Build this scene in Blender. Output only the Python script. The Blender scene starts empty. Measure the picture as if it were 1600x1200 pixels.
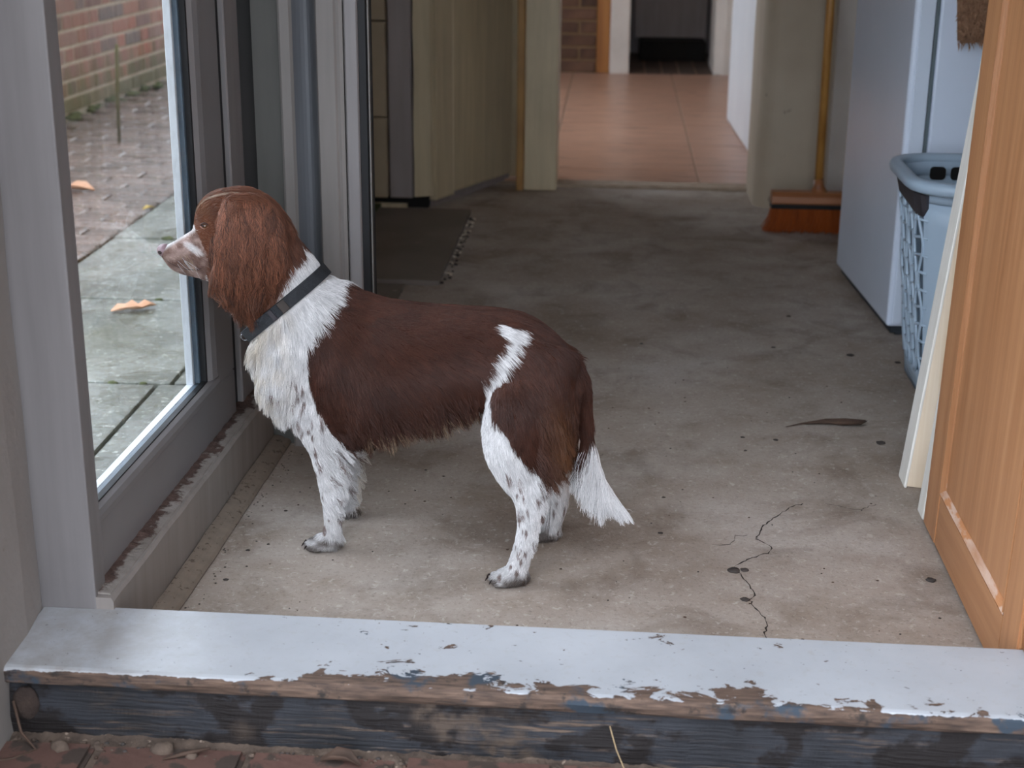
import bpy, bmesh, math, random
import numpy as np
from mathutils import Vector, Matrix, noise

random.seed(7); RNG = np.random.default_rng(11)
S = bpy.context.scene
COL = S.collection

# ------------------------------------------------------------------ camera
F_PX, CAM_H = 2350.0, 1.15          # focal length in pixels of the 1600 px frame, eye height in metres
_dn = np.array([-65.0, 6950.0, F_PX]); _dn /= np.linalg.norm(_dn)          # world down, seen from the camera
_yv = np.array([170.0, -(_dn[0]*170.0 + _dn[2]*F_PX)/_dn[1], F_PX]); _yv /= np.linalg.norm(_yv)
ROT = np.array([np.cross(_dn, _yv), _yv, -_dn])                             # camera axes -> world axes
CAM = np.array([0.0, 0.0, CAM_H])
cd = bpy.data.cameras.new('camera'); cam = bpy.data.objects.new('camera', cd); COL.objects.link(cam)
r, u, b = ROT @ np.array([1, 0, 0.]), ROT @ np.array([0, -1, 0.]), ROT @ np.array([0, 0, -1.])
cam.matrix_world = Matrix(((r[0], u[0], b[0], 0), (r[1], u[1], b[1], 0), (r[2], u[2], b[2], CAM_H), (0, 0, 0, 1)))
cd.sensor_width = 36.0; cd.lens = F_PX/1600.0*36.0; cd.clip_start = 0.05; cd.clip_end = 200
cd.dof.use_dof = True; cd.dof.focus_distance = 2.62; cd.dof.aperture_fstop = 5.6
S.camera = cam

# ------------------------------------------------------------------ sky, exposure
w = bpy.data.worlds.new('overcast_sky'); S.world = w; w.use_nodes = True
bg = w.node_tree.nodes['Background']; bg.inputs[0].default_value = (0.80, 0.88, 1.0, 1); bg.inputs[1].default_value = 1.0
S.view_settings.view_transform = 'Standard'; S.view_settings.look = 'None'
S.view_settings.gamma = 1.0; S.view_settings.use_curve_mapping = False
S.view_settings.exposure = 2.55
S.cycles.max_bounces = 10; S.cycles.diffuse_bounces = 6; S.cycles.transparent_max_bounces = 16
S.cycles.caustics_reflective = False; S.cycles.caustics_refractive = False
S.cycles.sample_clamp_indirect = 6.0

# ------------------------------------------------------------------ helpers
def lin(c):
    c = [x/255.0 for x in c]
    return tuple((x/12.92 if x <= .04045 else ((x+.055)/1.055)**2.4) for x in c) + (1.0,)

class NT:
    """small wrapper round a node tree"""
    def __init__(s, name):
        s.m = bpy.data.materials.new(name); s.m.use_nodes = True
        s.t = s.m.node_tree; s.p = s.t.nodes['Principled BSDF']
    def n(s, kind, **kw):
        nd = s.t.nodes.new(kind)
        for k, v in kw.items():
            if k in nd.inputs: nd.inputs[k].default_value = v
            else: setattr(nd, k, v)
        return nd
    def l(s, a, b): s.t.links.new(a, b)
    def coord(s, scale=(1, 1, 1), rot=(0, 0, 0), which='Object'):
        tc = s.n('ShaderNodeTexCoord'); mp = s.n('ShaderNodeMapping')
        mp.inputs['Scale'].default_value = scale; mp.inputs['Rotation'].default_value = rot
        s.l(tc.outputs[which], mp.inputs[0]); return mp.outputs[0]
    def noise(s, co, scale, detail=6, rough=.55, dist=0.0):
        nd = s.n('ShaderNodeTexNoise'); nd.inputs['Scale'].default_value = scale; nd.inputs['Detail'].default_value = detail
        nd.inputs['Roughness'].default_value = rough; nd.inputs['Distortion'].default_value = dist
        s.l(co, nd.inputs['Vector']); return nd.outputs['Fac']
    def ramp(s, fac, stops, interp='LINEAR'):
        nd = s.n('ShaderNodeValToRGB'); cr = nd.color_ramp; cr.interpolation = interp
        while len(cr.elements) < len(stops): cr.elements.new(.5)
        for e, (p, c) in zip(cr.elements, stops):
            e.position = p; e.color = c if len(c) == 4 else lin(c)
        s.l(fac, nd.inputs[0]); return nd.outputs[0]
    def mask(s, fac, a, b):
        return s.ramp(fac, [(a, (0, 0, 0, 1)), (b, (1, 1, 1, 1))])
    def mix(s, fac, a, b, mode='MIX'):
        nd = s.n('ShaderNodeMix'); nd.data_type = 'RGBA'; nd.blend_type = mode
        for sock, v in ((nd.inputs[0], fac), (nd.inputs[6], a), (nd.inputs[7], b)):
            if hasattr(v, 'is_output'): s.l(v, sock)
            elif isinstance(v, (int, float)): sock.default_value = v
            else: sock.default_value = v if len(v) == 4 else lin(v)
        return nd.outputs[2]
    def math(s, op, a, b=0.0):
        nd = s.n('ShaderNodeMath'); nd.operation = op
        for sock, v in ((nd.inputs[0], a), (nd.inputs[1], b)):
            if hasattr(v, 'is_output'): s.l(v, sock)
            else: sock.default_value = v
        return nd.outputs[0]
    def bump(s, h, strength=.3, dist=.01):
        nd = s.n('ShaderNodeBump'); nd.inputs['Strength'].default_value = strength; nd.inputs['Distance'].default_value = dist
        s.l(h, nd.inputs['Height']); s.l(nd.outputs[0], s.p.inputs['Normal'])
    def out(s, col=None, rough=None, spec=None):
        if col is not None:
            if hasattr(col, 'is_output'): s.l(col, s.p.inputs['Base Color'])
            else: s.p.inputs['Base Color'].default_value = col if len(col) == 4 else lin(col)
        if rough is not None:
            if hasattr(rough, 'is_output'): s.l(rough, s.p.inputs['Roughness'])
            else: s.p.inputs['Roughness'].default_value = rough
        if spec is not None: s.p.inputs['Specular IOR Level'].default_value = spec
        return s.m

def simple(name, c1, c2=None, rough=.6, scale=6.0, stretch=(1, 1, 1), bump=.15, bscale=40, spec=.4, rnd=0.0, dirt=None, metal=0.0):
    """paint, plaster, plastic: two tones on noise, fine relief, optional dirt specks, optional per-object tone"""
    t = NT(name); co = t.coord(stretch)
    c2 = c2 or tuple(int(x*.88) for x in c1)
    col = t.ramp(t.noise(co, scale), [(.3, c2), (.7, c1)])
    if dirt:
        col = t.mix(t.mask(t.noise(co, dirt[1], 4), dirt[2], dirt[2]+.05), col, dirt[0])
    if rnd:
        oi = t.n('ShaderNodeObjectInfo')
        f = t.math('ADD', t.math('MULTIPLY', oi.outputs['Random'], 2*rnd), 1-rnd)
        cc = t.n('ShaderNodeCombineColor'); [t.l(f, cc.inputs[i]) for i in range(3)]
        col = t.mix(1.0, col, cc.outputs[0], 'MULTIPLY')
    if bump: t.bump(t.noise(co, bscale, 4), bump, .004)
    t.p.inputs['Metallic'].default_value = metal
    return t.out(col, rough, spec)

def link(name, me, mat=None, parent=None, smooth=False):
    o = bpy.data.objects.new(name, me); COL.objects.link(o)
    if mat is not None and not me.materials: me.materials.append(mat)
    if parent is not None:
        o.parent = parent; o.matrix_parent_inverse = Matrix.Translation(-parent.location)
    if smooth and len(me.polygons): me.polygons.foreach_set('use_smooth', [True]*len(me.polygons))
    return o

def mesh(name, verts, faces):
    me = bpy.data.meshes.new(name); me.from_pydata([tuple(v) for v in verts], [], [tuple(f) for f in faces]); me.update(); return me

def finish(name, bm, mat, parent=None, smooth=False):
    bmesh.ops.recalc_face_normals(bm, faces=bm.faces)
    me = bpy.data.meshes.new(name); bm.to_mesh(me); bm.free()
    return link(name, me, mat, parent, smooth)

def box(name, x, y, z, mat, parent=None, bev=.002, seg=1, skew=0.0):
    """box from three (lo, hi) ranges; skew shifts x with y (the left wall is 1.6 degrees out of square)"""
    bm = bmesh.new(); bmesh.ops.create_cube(bm, size=1)
    for v in bm.verts:
        yy = y[0]+(v.co.y+.5)*(y[1]-y[0])
        v.co = (x[0]+(v.co.x+.5)*(x[1]-x[0])+skew*(yy-2.06), yy, z[0]+(v.co.z+.5)*(z[1]-z[0]))
    if bev: bmesh.ops.bevel(bm, geom=bm.edges[:], offset=bev, segments=seg, affect='EDGES', profile=.6)
    return finish(name, bm, mat, parent)

def extrude_profile(name, pts, axis, lo, hi, mat, parent=None, nseg=1, jitter=None, skew=0.0, smooth=False):
    """closed 2-D profile swept along X ('x': pts are (y,z)), Y ('y': (x,z)) or Z ('z': (x,y))"""
    vs, fs, n = [], [], len(pts)
    for k in range(nseg+1):
        t = lo+(hi-lo)*k/nseg
        for i, (a, b2) in enumerate(pts):
            p = {'x': (t, a, b2), 'y': (a, t, b2), 'z': (a, b2, t)}[axis]
            if jitter: p = jitter(p, i)
            vs.append((p[0]+skew*(p[1]-2.06), p[1], p[2]))
    for k in range(nseg):
        for i in range(n):
            j = (i+1) % n; fs.append((k*n+i, k*n+j, (k+1)*n+j, (k+1)*n+i))
    fs += [tuple(range(n)), tuple(reversed(range(nseg*n, nseg*n+n)))]
    me = mesh(name, vs, fs); bm = bmesh.new(); bm.from_mesh(me); bpy.data.meshes.remove(me)
    return finish(name, bm, mat, parent, smooth)

def tube(name, pts, rad, mat, parent=None, seg=10, smooth=True):
    """round bar through points; rad is a number or a list"""
    pts = [Vector(p) for p in pts]; n = len(pts); rad = rad if hasattr(rad, '__len__') else [rad]*n
    vs, fs = [], []; side = None
    for i, p in enumerate(pts):
        d = (pts[min(i+1, n-1)]-pts[max(i-1, 0)]).normalized()
        a = d.orthogonal() if side is None else (side-d*side.dot(d))
        a.normalize(); side = a; c = d.cross(a)
        for k in range(seg):
            th = 2*math.pi*k/seg; vs.append(p+(a*math.cos(th)+c*math.sin(th))*rad[i])
    for i in range(n-1):
        for k in range(seg):
            j = (k+1) % seg; fs.append((i*seg+k, i*seg+j, (i+1)*seg+j, (i+1)*seg+k))
    fs += [tuple(reversed(range(seg))), tuple(range((n-1)*seg, n*seg))]
    return link(name, mesh(name, vs, fs), mat, parent, smooth)

def empty(name, loc, label=None, cat=None, group=None, kind=None):
    o = bpy.data.objects.new(name, None); COL.objects.link(o); o.location = loc; o.empty_display_size = .05
    return tag(o, label, cat, group, kind)

def tag(o, label=None, cat=None, group=None, kind=None):
    for k, v in (('label', label), ('category', cat), ('group', group), ('kind', kind)):
        if v: o[k] = v
    return o

def struct(o, label=None, cat=None): return tag(o, label, cat, None, 'structure')

def pebble(name, loc, size, mat, seed=0, flat=.6, parent=None):
    bm = bmesh.new(); bmesh.ops.create_icosphere(bm, subdivisions=2, radius=1)
    for v in bm.verts:
        k = 1+.35*noise.noise(v.co*1.6+Vector((seed*3.1, seed, 0)))
        v.co = Vector((v.co.x*size*k, v.co.y*size*k*.8, max(v.co.z, -.5)*size*flat*k))+Vector(loc)+Vector((0, 0, size*flat*.5))
    return finish(name, bm, mat, parent, True)
# ------------------------------------------------------------------ materials
def mat_concrete():
    t = NT('worn_concrete'); co = t.coord()
    col = t.ramp(t.noise(co, 2.2, 8, .62), [(.28, (138, 121, 107)), (.5, (163, 150, 139)), (.72, (182, 173, 165))])
    col = t.mix(t.math('MULTIPLY', t.mask(t.noise(co, 9, 6, .65), .50, .74), .55), col, (134, 118, 102))
    col = t.mix(t.math('MULTIPLY', t.mask(t.noise(co, 5.3, 5, .6, .6), .52, .70), .55), col, (98, 82, 68))
    col = t.mix(t.math('MULTIPLY', t.mask(t.noise(co, 120, 3, .7), .54, .74), .5), col, (86, 74, 62))
    col = t.mix(t.math('MULTIPLY', t.mask(t.noise(co, 75, 3, .7, .8), .57, .70), .45), col, (206, 198, 188))
    h = t.math('ADD', t.math('MULTIPLY', t.noise(co, 12, 6), .6), t.math('MULTIPLY', t.noise(co, 150, 4, .7), .35))
    t.bump(h, .45, .006)
    return t.out(col, t.ramp(t.noise(co, 6), [(.3, (.62,)*3+(1,)), (.7, (.85,)*3+(1,))]), .35)

def mat_sill_top():
    t = NT('flaking_white_paint'); co = t.coord(); sx = t.n('ShaderNodeSeparateXYZ'); t.l(co, sx.inputs[0])
    paint = t.ramp(t.noise(co, 5, 6), [(.3, (162, 164, 168)), (.7, (180, 182, 186))])
    grime = t.mask(t.noise(co, 60, 5, .7), .55, .78)
    left = t.n('ShaderNodeMapRange'); t.l(sx.outputs[0], left.inputs[0])
    for k, v in ((1, -.48), (2, -.72), (3, .0), (4, .8)): left.inputs[k].default_value = v
    paint = t.mix(t.math('MULTIPLY', left.outputs[0], t.mask(t.noise(co, 22, 6, .7), .34, .6)), paint, (150, 146, 142))
    paint = t.mix(t.math('MULTIPLY', grime, .35), paint, (150, 140, 128))
    fr = t.n('ShaderNodeMapRange'); t.l(sx.outputs[1], fr.inputs[0])       # towards the trodden front edge
    for k, v in ((1, 1.860), (2, 1.795), (3, 0.), (4, .24)): fr.inputs[k].default_value = v
    def hump(c, wd, amp):
        d = t.math('DIVIDE', t.math('SUBTRACT', sx.outputs[0], c), wd)
        return t.math('MULTIPLY', t.math('MAXIMUM', t.math('SUBTRACT', 1.0, t.math('MULTIPLY', d, d)), 0.0), amp)
    wear = t.math('ADD', t.noise(t.coord((1, 1.6, 1)), 17, 8, .66, .5), fr.outputs[0])
    wear = t.math('ADD', wear, t.math('ADD', hump(-.27, .19, .085), hump(.12, .30, .02)))
    lip = t.n('ShaderNodeMapRange'); t.l(sx.outputs[2], lip.inputs[0])
    for k, v in ((1, .0985), (2, .0930), (3, 0.), (4, .34)): lip.inputs[k].default_value = v
    wear = t.math('SUBTRACT', wear, t.math('ADD', hump(.62, .34, .12), hump(-.74, .34, .14)))
    bare = t.ramp(t.noise(t.coord((4, 30, 30)), 6, 6), [(.3, (54, 43, 37)), (.5, (86, 68, 57)), (.72, (114, 92, 77))])
    bare = t.mix(t.mask(t.noise(co, 13, 5), .56, .62), bare, (50, 60, 70))
    bare = t.mix(t.mask(t.noise(co, 30, 5, .7), .56, .66), bare, (44, 38, 34))
    wear = t.math('ADD', wear, lip.outputs[0]); speck = t.mask(t.noise(t.coord((1, 1.5, 1)), 70, 4, .7), .665, .68)
    m = t.math('MAXIMUM', t.mask(wear, .682, .695), speck)
    col = t.mix(m, paint, bare)
    t.bump(t.math('SUBTRACT', t.math('MULTIPLY', t.noise(co, 45, 5), .4), m), .5, .0025)
    return t.out(col, t.ramp(m, [(0, (.30,)*3+(1,)), (1, (.85,)*3+(1,))]), .5)

def mat_sill_face():
    t = NT('rotten_dark_paint'); co = t.coord(); g = t.coord((3, 60, 75))
    col = t.ramp(t.noise(co, 7, 6), [(.3, (34, 34, 36)), (.7, (52, 53, 58))])
    streak = t.mask(t.noise(g, 2.3, 7, .65), .53, .62)
    patch = t.mask(t.noise(t.coord((1, 1, 2)), 5.5, 6, .6), .42, .60)
    col = t.mix(t.math('MULTIPLY', streak, patch), col, (96, 80, 68))
    col = t.mix(t.mask(t.noise(t.coord((1, 1, 1.4)), 7, 6, .6), .53, .57), col, (30, 25, 24))
    col = t.mix(t.math('MULTIPLY', t.mask(t.noise(co, 3.7, 4), .58, .66), t.mask(t.noise(co, 40, 4), .4, .6)), col, (76, 64, 55))
    t.bump(t.math('ADD', t.noise(g, 3, 6), t.math('MULTIPLY', t.noise(co, 25, 5), .7)), .8, .006)
    return t.out(col, .72, .3)

def mat_pine(name='varnished_pine', a=(168, 117, 79), b=(184, 134, 94), grain_axis='z', c=(152, 102, 66)):
    t = NT(name); st = {'z': (26, 26, .9), 'y': (26, .9, 26), 'x': (.9, 26, 26)}[grain_axis]; co = t.coord(st)
    col = t.ramp(t.noise(co, 1.6, 8, .6, .25), [(.28, c), (.46, a), (.72, b)])
    col = t.mix(t.math('MULTIPLY', t.mask(t.noise(co, 7, 5, .7), .5, .75), .22), col, c)
    t.bump(t.noise(co, 5, 5), .12, .002)
    return t.out(col, .42, .4)

def mat_worn_paint(name, c, bare=(96, 78, 62), th=.64, rough=.5):
    t = NT(name); co = t.coord(); g = t.coord((18, 18, 1.2))
    col = t.ramp(t.noise(g, 2, 6), [(.3, tuple(int(x*.90) for x in c)), (.7, c)])
    col = t.mix(t.math('MULTIPLY', t.mask(t.noise(co, 3, 5, .6), .5, .75), .35), col, tuple(int(x*.78) for x in c))
    m = t.mask(t.noise(t.coord((14, 14, 3)), 4.5, 7, .7), th, th+.02)
    col = t.mix(m, col, bare)
    t.bump(t.math('SUBTRACT', t.math('MULTIPLY', t.noise(g, 6, 4), .4), m), .22, .002)
    return t.out(col, rough, .4)

def mat_ledge():
    t = NT('dirty_ledge'); co = t.coord(); sx = t.n('ShaderNodeSeparateXYZ'); t.l(co, sx.inputs[0])
    base = t.ramp(t.noise(co, 12, 6), [(.3, (120, 112, 104)), (.7, (160, 152, 146))])
    dirt = t.ramp(t.noise(co, 60, 6, .7), [(.3, (52, 38, 34)), (.7, (104, 84, 76))])
    fr = t.n('ShaderNodeMapRange'); t.l(t.math('SUBTRACT', sx.outputs[0], t.math('MULTIPLY', sx.outputs[1], .028)), fr.inputs[0])
    for k, v in ((1, -.788), (2, -.828), (3, 0.), (4, .42)): fr.inputs[k].default_value = v
    m = t.mask(t.math('ADD', t.noise(co, 26, 6, .65), fr.outputs[0]), .60, .68)
    t.bump(t.noise(co, 90, 5, .7), .7, .004)
    return t.out(t.mix(m, base, dirt), .85, .25)

def mat_glass():
    t = NT('window_glass'); t.t.nodes.remove(t.p)
    tr = t.n('ShaderNodeBsdfTransparent'); tr.inputs[0].default_value = (.985, .99, .99, 1)
    gl = t.n('ShaderNodeBsdfGlossy'); gl.inputs['Roughness'].default_value = .03
    df = t.n('ShaderNodeBsdfDiffuse'); df.inputs[0].default_value = lin((220, 222, 222))
    lw = t.n('ShaderNodeFresnel'); lw.inputs[0].default_value = 1.3
    front = t.math('SUBTRACT', 1.0, t.n('ShaderNodeNewGeometry').outputs['Backfacing'])      # one reflection per sheet, at its outer face
    a = t.n('ShaderNodeMixShader'); b2 = t.n('ShaderNodeMixShader')
    t.l(t.math('MULTIPLY', lw.outputs[0], front), a.inputs[0]); t.l(tr.outputs[0], a.inputs[1]); t.l(gl.outputs[0], a.inputs[2])
    co = t.coord()
    smear = t.math('MULTIPLY', t.mask(t.noise(t.coord((1, 3, 3)), 5, 6, .6, 1.2), .50, .75), .06)
    t.l(smear, b2.inputs[0]); t.l(a.outputs[0], b2.inputs[1]); t.l(df.outputs[0], b2.inputs[2])
    t.l(b2.outputs[0], t.t.nodes['Material Output'].inputs[0]); return t.m

def mat_wet(name, cols, scale=3.0, puddle=.5, rnd=.15, fine=70):
    t = NT(name); co = t.coord()
    col = t.ramp(t.noise(co, scale, 8, .62), [(.25, cols[0]), (.5, cols[1]), (.75, cols[2])])
    col = t.mix(t.math('MULTIPLY', t.mask(t.noise(co, fine, 4, .7), .50, .66), .7), col, cols[3])
    col = t.mix(t.math('MULTIPLY', t.mask(t.noise(co, fine*.6, 4, .75), .56, .68), .6), col, tuple(min(255, int(c*1.5)) for c in cols[2]))
    col = t.mix(t.math('MULTIPLY', t.mask(t.noise(co, 3.4, 6, .65, .5), .50, .64), .6), col, (78, 78, 48))      # algae
    oi = t.n('ShaderNodeObjectInfo'); f = t.math('ADD', t.math('MULTIPLY', oi.outputs['Random'], 2*rnd), 1-rnd)
    cc = t.n('ShaderNodeCombineColor'); [t.l(f, cc.inputs[i]) for i in range(3)]
    col = t.mix(1.0, col, cc.outputs[0], 'MULTIPLY')
    pud = t.mask(t.noise(co, 2.6, 5, .55, .4), puddle-.05, puddle+.06)
    h = t.math('ADD', t.noise(co, 38, 6, .75), t.math('MULTIPLY', t.noise(co, 9, 4, .6), 1.2))
    t.bump(t.math('MULTIPLY', h, t.math('SUBTRACT', 1.0, t.math('MULTIPLY', pud, .6))), .9, .012)
    return t.out(col, t.ramp(pud, [(0, (.33,)*3+(1,)), (1, (.06,)*3+(1,))]), .8)

def mat_outer_brick():
    t = NT('weathered_hazed_brick'); co = t.coord(); oi = t.n('ShaderNodeObjectInfo')
    base = t.ramp(oi.outputs['Random'], [(0, (116, 102, 98)), (.2, (160, 116, 104)), (.4, (178, 134, 120)), (.6, (144, 122, 116)), (.8, (188, 122, 104)), (1, (128, 116, 114))])
    base = t.mix(t.math('MULTIPLY', t.mask(t.noise(co, 14, 5, .7), .45, .7), .45), base, (176, 150, 136))  # pale pinkish haze blended into the brick colour
    sx = t.n('ShaderNodeSeparateXYZ'); t.l(t.n('ShaderNodeNewGeometry').outputs['Position'], sx.inputs[0])
    low = t.n('ShaderNodeMapRange'); t.l(sx.outputs[2], low.inputs[0])
    for k, v in ((1, .36), (2, .06), (3, 0.), (4, .55)): low.inputs[k].default_value = v
    alg = t.mask(t.math('ADD', low.outputs[0], t.noise(t.coord((3, 3, 1)), 3.2, 6)), .62, .95)       # algae at the damp foot of the wall
    base = t.mix(t.math('MULTIPLY', alg, .75), base, (104, 108, 70))
    t.bump(t.noise(co, 60, 5, .7), .5, .005)
    return t.out(base, .85, .25)

M = {}
M['concrete'] = mat_concrete(); M['sill_top'] = mat_sill_top(); M['sill_face'] = mat_sill_face()
M['pine'] = mat_pine(); M['pine_h'] = mat_pine('varnished_pine_rail', grain_axis='y'); M['pine_dark'] = mat_pine('dark_pine', (120, 72, 38), (140, 90, 52), 'z', (96, 56, 30))
M['pine_bead_shaded'] = mat_pine('shaded_pine_bead', (146, 99, 65), (160, 112, 76), 'z', (130, 86, 54)); M['putty'] = simple('dried_putty', (206, 178, 160), (176, 132, 102), .8, 30, (1, .35, 1), bump=.5, bscale=90, dirt=((182, 126, 84), 26, .50))  # bead pine darkened in colour to tone down the light it catches
M['timber'] = mat_pine('planed_timber', (226, 204, 176), (238, 222, 200), 'z', (212, 186, 154)); M['timber_pale'] = simple('primed_timber_edge', (232, 228, 220), (222, 216, 206), .6, 8, (10, 10, 1))
M['plaster'] = simple('painted_plaster', (152, 145, 140), (138, 131, 126), .75, 3, bump=.5, bscale=30, dirt=((120, 110, 102), 60, .72))
M['frame_paint'] = mat_worn_paint('pale_frame_paint', (136, 131, 130), (96, 84, 78), .73)
M['post_paint'] = mat_worn_paint('post_paint', (128, 123, 122), (84, 76, 74), .75)
M['sash'] = simple('grey_plastic_sash', (128, 124, 124), (118, 114, 114), .38, 3, bump=.03)
M['sash_out'] = simple('white_outer_sash', (236, 240, 244), (226, 230, 236), .35, 3, bump=.0)
M['spacer'] = simple('aluminium_spacer', (96, 112, 126), (82, 96, 108), .4, 20, bump=.1, bscale=200)
M['rubber'] = simple('black_rubber', (18, 18, 20), (12, 12, 14), .6, 10, bump=.1)
M['plate'] = mat_worn_paint('grey_green_board', (92, 90, 86), (76, 72, 68), .76)
M['blue_board'] = mat_worn_paint('blue_grey_board', (104, 105, 108), (92, 90, 88), .74)
M['casing'] = mat_worn_paint('casing_paint', (132, 126, 122), (110, 90, 80), .72)
M['kerb'] = mat_worn_paint('scuffed_kerb', (146, 137, 131), (112, 96, 84), .66, .65)
M['ledge'] = mat_ledge(); M['oldtrim'] = mat_worn_paint('floor_bead', (136, 122, 108), (88, 74, 62), .58, .7)
M['glass'] = mat_glass()
M['cream'] = mat_worn_paint('cream_gloss', (196, 178, 146), (140, 118, 88), .74, .45)
M['cream2'] = mat_worn_paint('cream_flat', (188, 170, 138), (140, 122, 96), .76, .6)
M['block'] = simple('painted_block', (164, 146, 120), (150, 132, 108), .65, 5, bump=.3)
M['greyboard'] = mat_worn_paint('mauve_grey_board', (150, 138, 134), (110, 98, 92), .7)
M['slab'] = simple('slate_slab', (122, 112, 104), (104, 94, 86), .6, 4, bump=.25, dirt=((150, 140, 128), 30, .70))
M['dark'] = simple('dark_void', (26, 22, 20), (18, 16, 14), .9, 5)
M['ochre'] = simple('ochre_stop', (164, 122, 62), (140, 100, 50), .5, 6)
M['redtile'] = simple('red_quarry_tile', (186, 144, 120), (162, 122, 100), .32, 5, (1, 3, 1), .2, 30, .5, .05, dirt=((140, 104, 84), 6, .60))
M['grout'] = simple('pale_grout', (168, 150, 132), (148, 130, 112), .9, 20)
M['quarry'] = simple('dark_quarry_tile', (86, 70, 60), (66, 54, 48), .6, 8, rnd=.2)
M['hallbrick'] = simple('brown_brick', (104, 74, 56), (70, 48, 38), .8, 9, bump=.5, rnd=.35)
M['mortar'] = simple('mortar', (206, 192, 172), (184, 170, 150), .9, 12, bump=.5)
M['hallmortar'] = simple('tan_mortar', (136, 108, 78), (112, 88, 62), .9, 12, bump=.4)
M['white'] = simple('white_gloss', (226, 228, 230), (214, 216, 220), .4, 3, bump=.05)
M['offwhite'] = simple('off_white', (212, 202, 192), (196, 186, 176), .6, 4, bump=.1)
M['beige'] = simple('beige_plaster', (184, 170, 150), (168, 152, 132), .7, 2.5, bump=.3, bscale=20, dirt=((130, 118, 104), 18, .70))
M['ceiling'] = simple('ceiling_paint', (205, 200, 192), (196, 190, 182), .8, 3)
M['oak'] = mat_pine('brown_post_wood', (150, 94, 40), (168, 112, 54), 'z', (118, 72, 28))
M['broomwood'] = mat_pine('broom_wood', (168, 118, 58), (186, 138, 74), 'z', (140, 92, 42)); M['broomhead'] = mat_pine('broom_head_wood', (146, 92, 58), (166, 112, 74), 'x', (116, 70, 42))
M['bristle'] = simple('rust_bristle', (170, 84, 30), (128, 58, 20), .7, 90, (1, 1, .1), .4, 200)
M['enamel'] = simple('white_enamel', (222, 232, 248), (214, 224, 240), .26, 2, bump=.03, spec=.5, dirt=((120, 126, 136), 34, .80))
M['enamel_trim'] = simple('pale_enamel_edge', (216, 226, 240), (210, 220, 234), .3, 2, bump=0)
M['seal'] = simple('grey_green_seal', (112, 124, 126), (96, 106, 108), .6, 10)
M['plinth'] = simple('fridge_plinth', (52, 58, 64), (40, 44, 50), .6, 10)
M['basket'] = simple('blue_grey_plastic', (168, 186, 202), (158, 176, 192), .38, 3, bump=.05)
M['clip'] = simple('dark_clip', (66, 62, 66), (50, 46, 50), .6, 20)
M['cloth'] = simple('crumpled_cloth', (196, 192, 190), (150, 144, 142), .9, 16, bump=.6, bscale=30)
M['rug'] = simple('brown_shag', (172, 134, 106), (134, 98, 74), .95, 60, bump=.6)
M['outbrick'] = mat_outer_brick()
M['slabwet'] = mat_wet('wet_flagstone', [(64, 68, 62), (112, 116, 108), (146, 147, 138), (84, 86, 58)], 7, .44)
M['paverwet'] = mat_wet('wet_paver', [(76, 60, 54), (118, 98, 90), (148, 130, 120), (88, 84, 62)], 8, .43, .25)
M['moss'] = simple('wet_moss', (92, 98, 58), (60, 66, 40), .9, 40, bump=.6)
M['soil'] = simple('dry_soil', (104, 88, 76), (70, 58, 50), .95, 30, bump=.9, bscale=90, dirt=((150, 132, 116), 80, .66))
M['brickred'] = simple('paving_brick', (116, 86, 75), (90, 65, 57), .8, 10, bump=.5, bscale=50, rnd=.15, dirt=((72, 60, 53), 22, .50))
M['leaf'] = simple('fallen_leaf', (228, 182, 152), (214, 160, 126), .5, 14, bump=.3)
M['drybrown'] = simple('dry_brown_leaf', (84, 64, 52), (60, 45, 36), .8, 20, bump=.4)
M['stone'] = simple('dark_stone', (70, 62, 58), (52, 46, 42), .8, 30, bump=.5)
M['straw'] = simple('dry_straw', (176, 152, 116), (150, 126, 94), .8, 20)
M['stake'] = simple('mossy_stake', (96, 92, 52), (74, 68, 40), .8, 30)
M['crack'] = simple('crack_dirt', (52, 44, 38), (40, 34, 30), .95, 40)
# ------------------------------------------------------------------ the room shell
SK = .028                                                       # left wall runs 1.6 degrees out of square
fl = struct(box('floor', (-1.0, 1.35), (1.84, 5.84), (-.12, 0), M['concrete'], bev=0), 'worn grey brown concrete floor with cracks and stains', 'floor')
def ribbon(name, pts, w0, mat, z, parent, seed=0):
    vs, fs = [], []; r_ = random.Random(seed); fine = []
    for a, b2 in zip(pts[:-1], pts[1:]):
        n = max(2, int(math.hypot(b2[0]-a[0], b2[1]-a[1])/.008))
        for k in range(n): fine.append((a[0]+(b2[0]-a[0])*k/n+r_.uniform(-.003, .003), a[1]+(b2[1]-a[1])*k/n+r_.uniform(-.003, .003)))
    fine.append(pts[-1])
    for i, p in enumerate(fine):
        q = fine[min(i+1, len(fine)-1)]; o_ = fine[max(i-1, 0)]; d = Vector((q[0]-o_[0], q[1]-o_[1], 0)).normalized(); nn = Vector((-d.y, d.x, 0))
        ww = w0*r_.uniform(.15, 1.3)
        vs += [(p[0]+nn.x*ww, p[1]+nn.y*ww, z), (p[0]-nn.x*ww, p[1]-nn.y*ww, z)]
    fs = [(2*i, 2*i+1, 2*i+3, 2*i+2) for i in range(len(fine)-1)]
    return link(name, mesh(name, vs, fs), mat, parent)
ribbon('crack', [(.205, 2.515), (.235, 2.52), (.249, 2.56), (.27, 2.565)], .0014, M['crack'], .0006, fl, 1)
ribbon('crack', [(.285, 2.55), (.302, 2.61), (.335, 2.66), (.36, 2.70), (.39, 2.725)], .0014, M['crack'], .0006, fl, 2)
ribbon('crack', [(.285, 2.55), (.31, 2.52), (.30, 2.49), (.262, 2.462), (.236, 2.425), (.252, 2.37), (.262, 2.32), (.252, 2.30), (.275, 2.22), (.265, 2.16), (.28, 2.11)], .0016, M['crack'], .0006, fl, 3)
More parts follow.
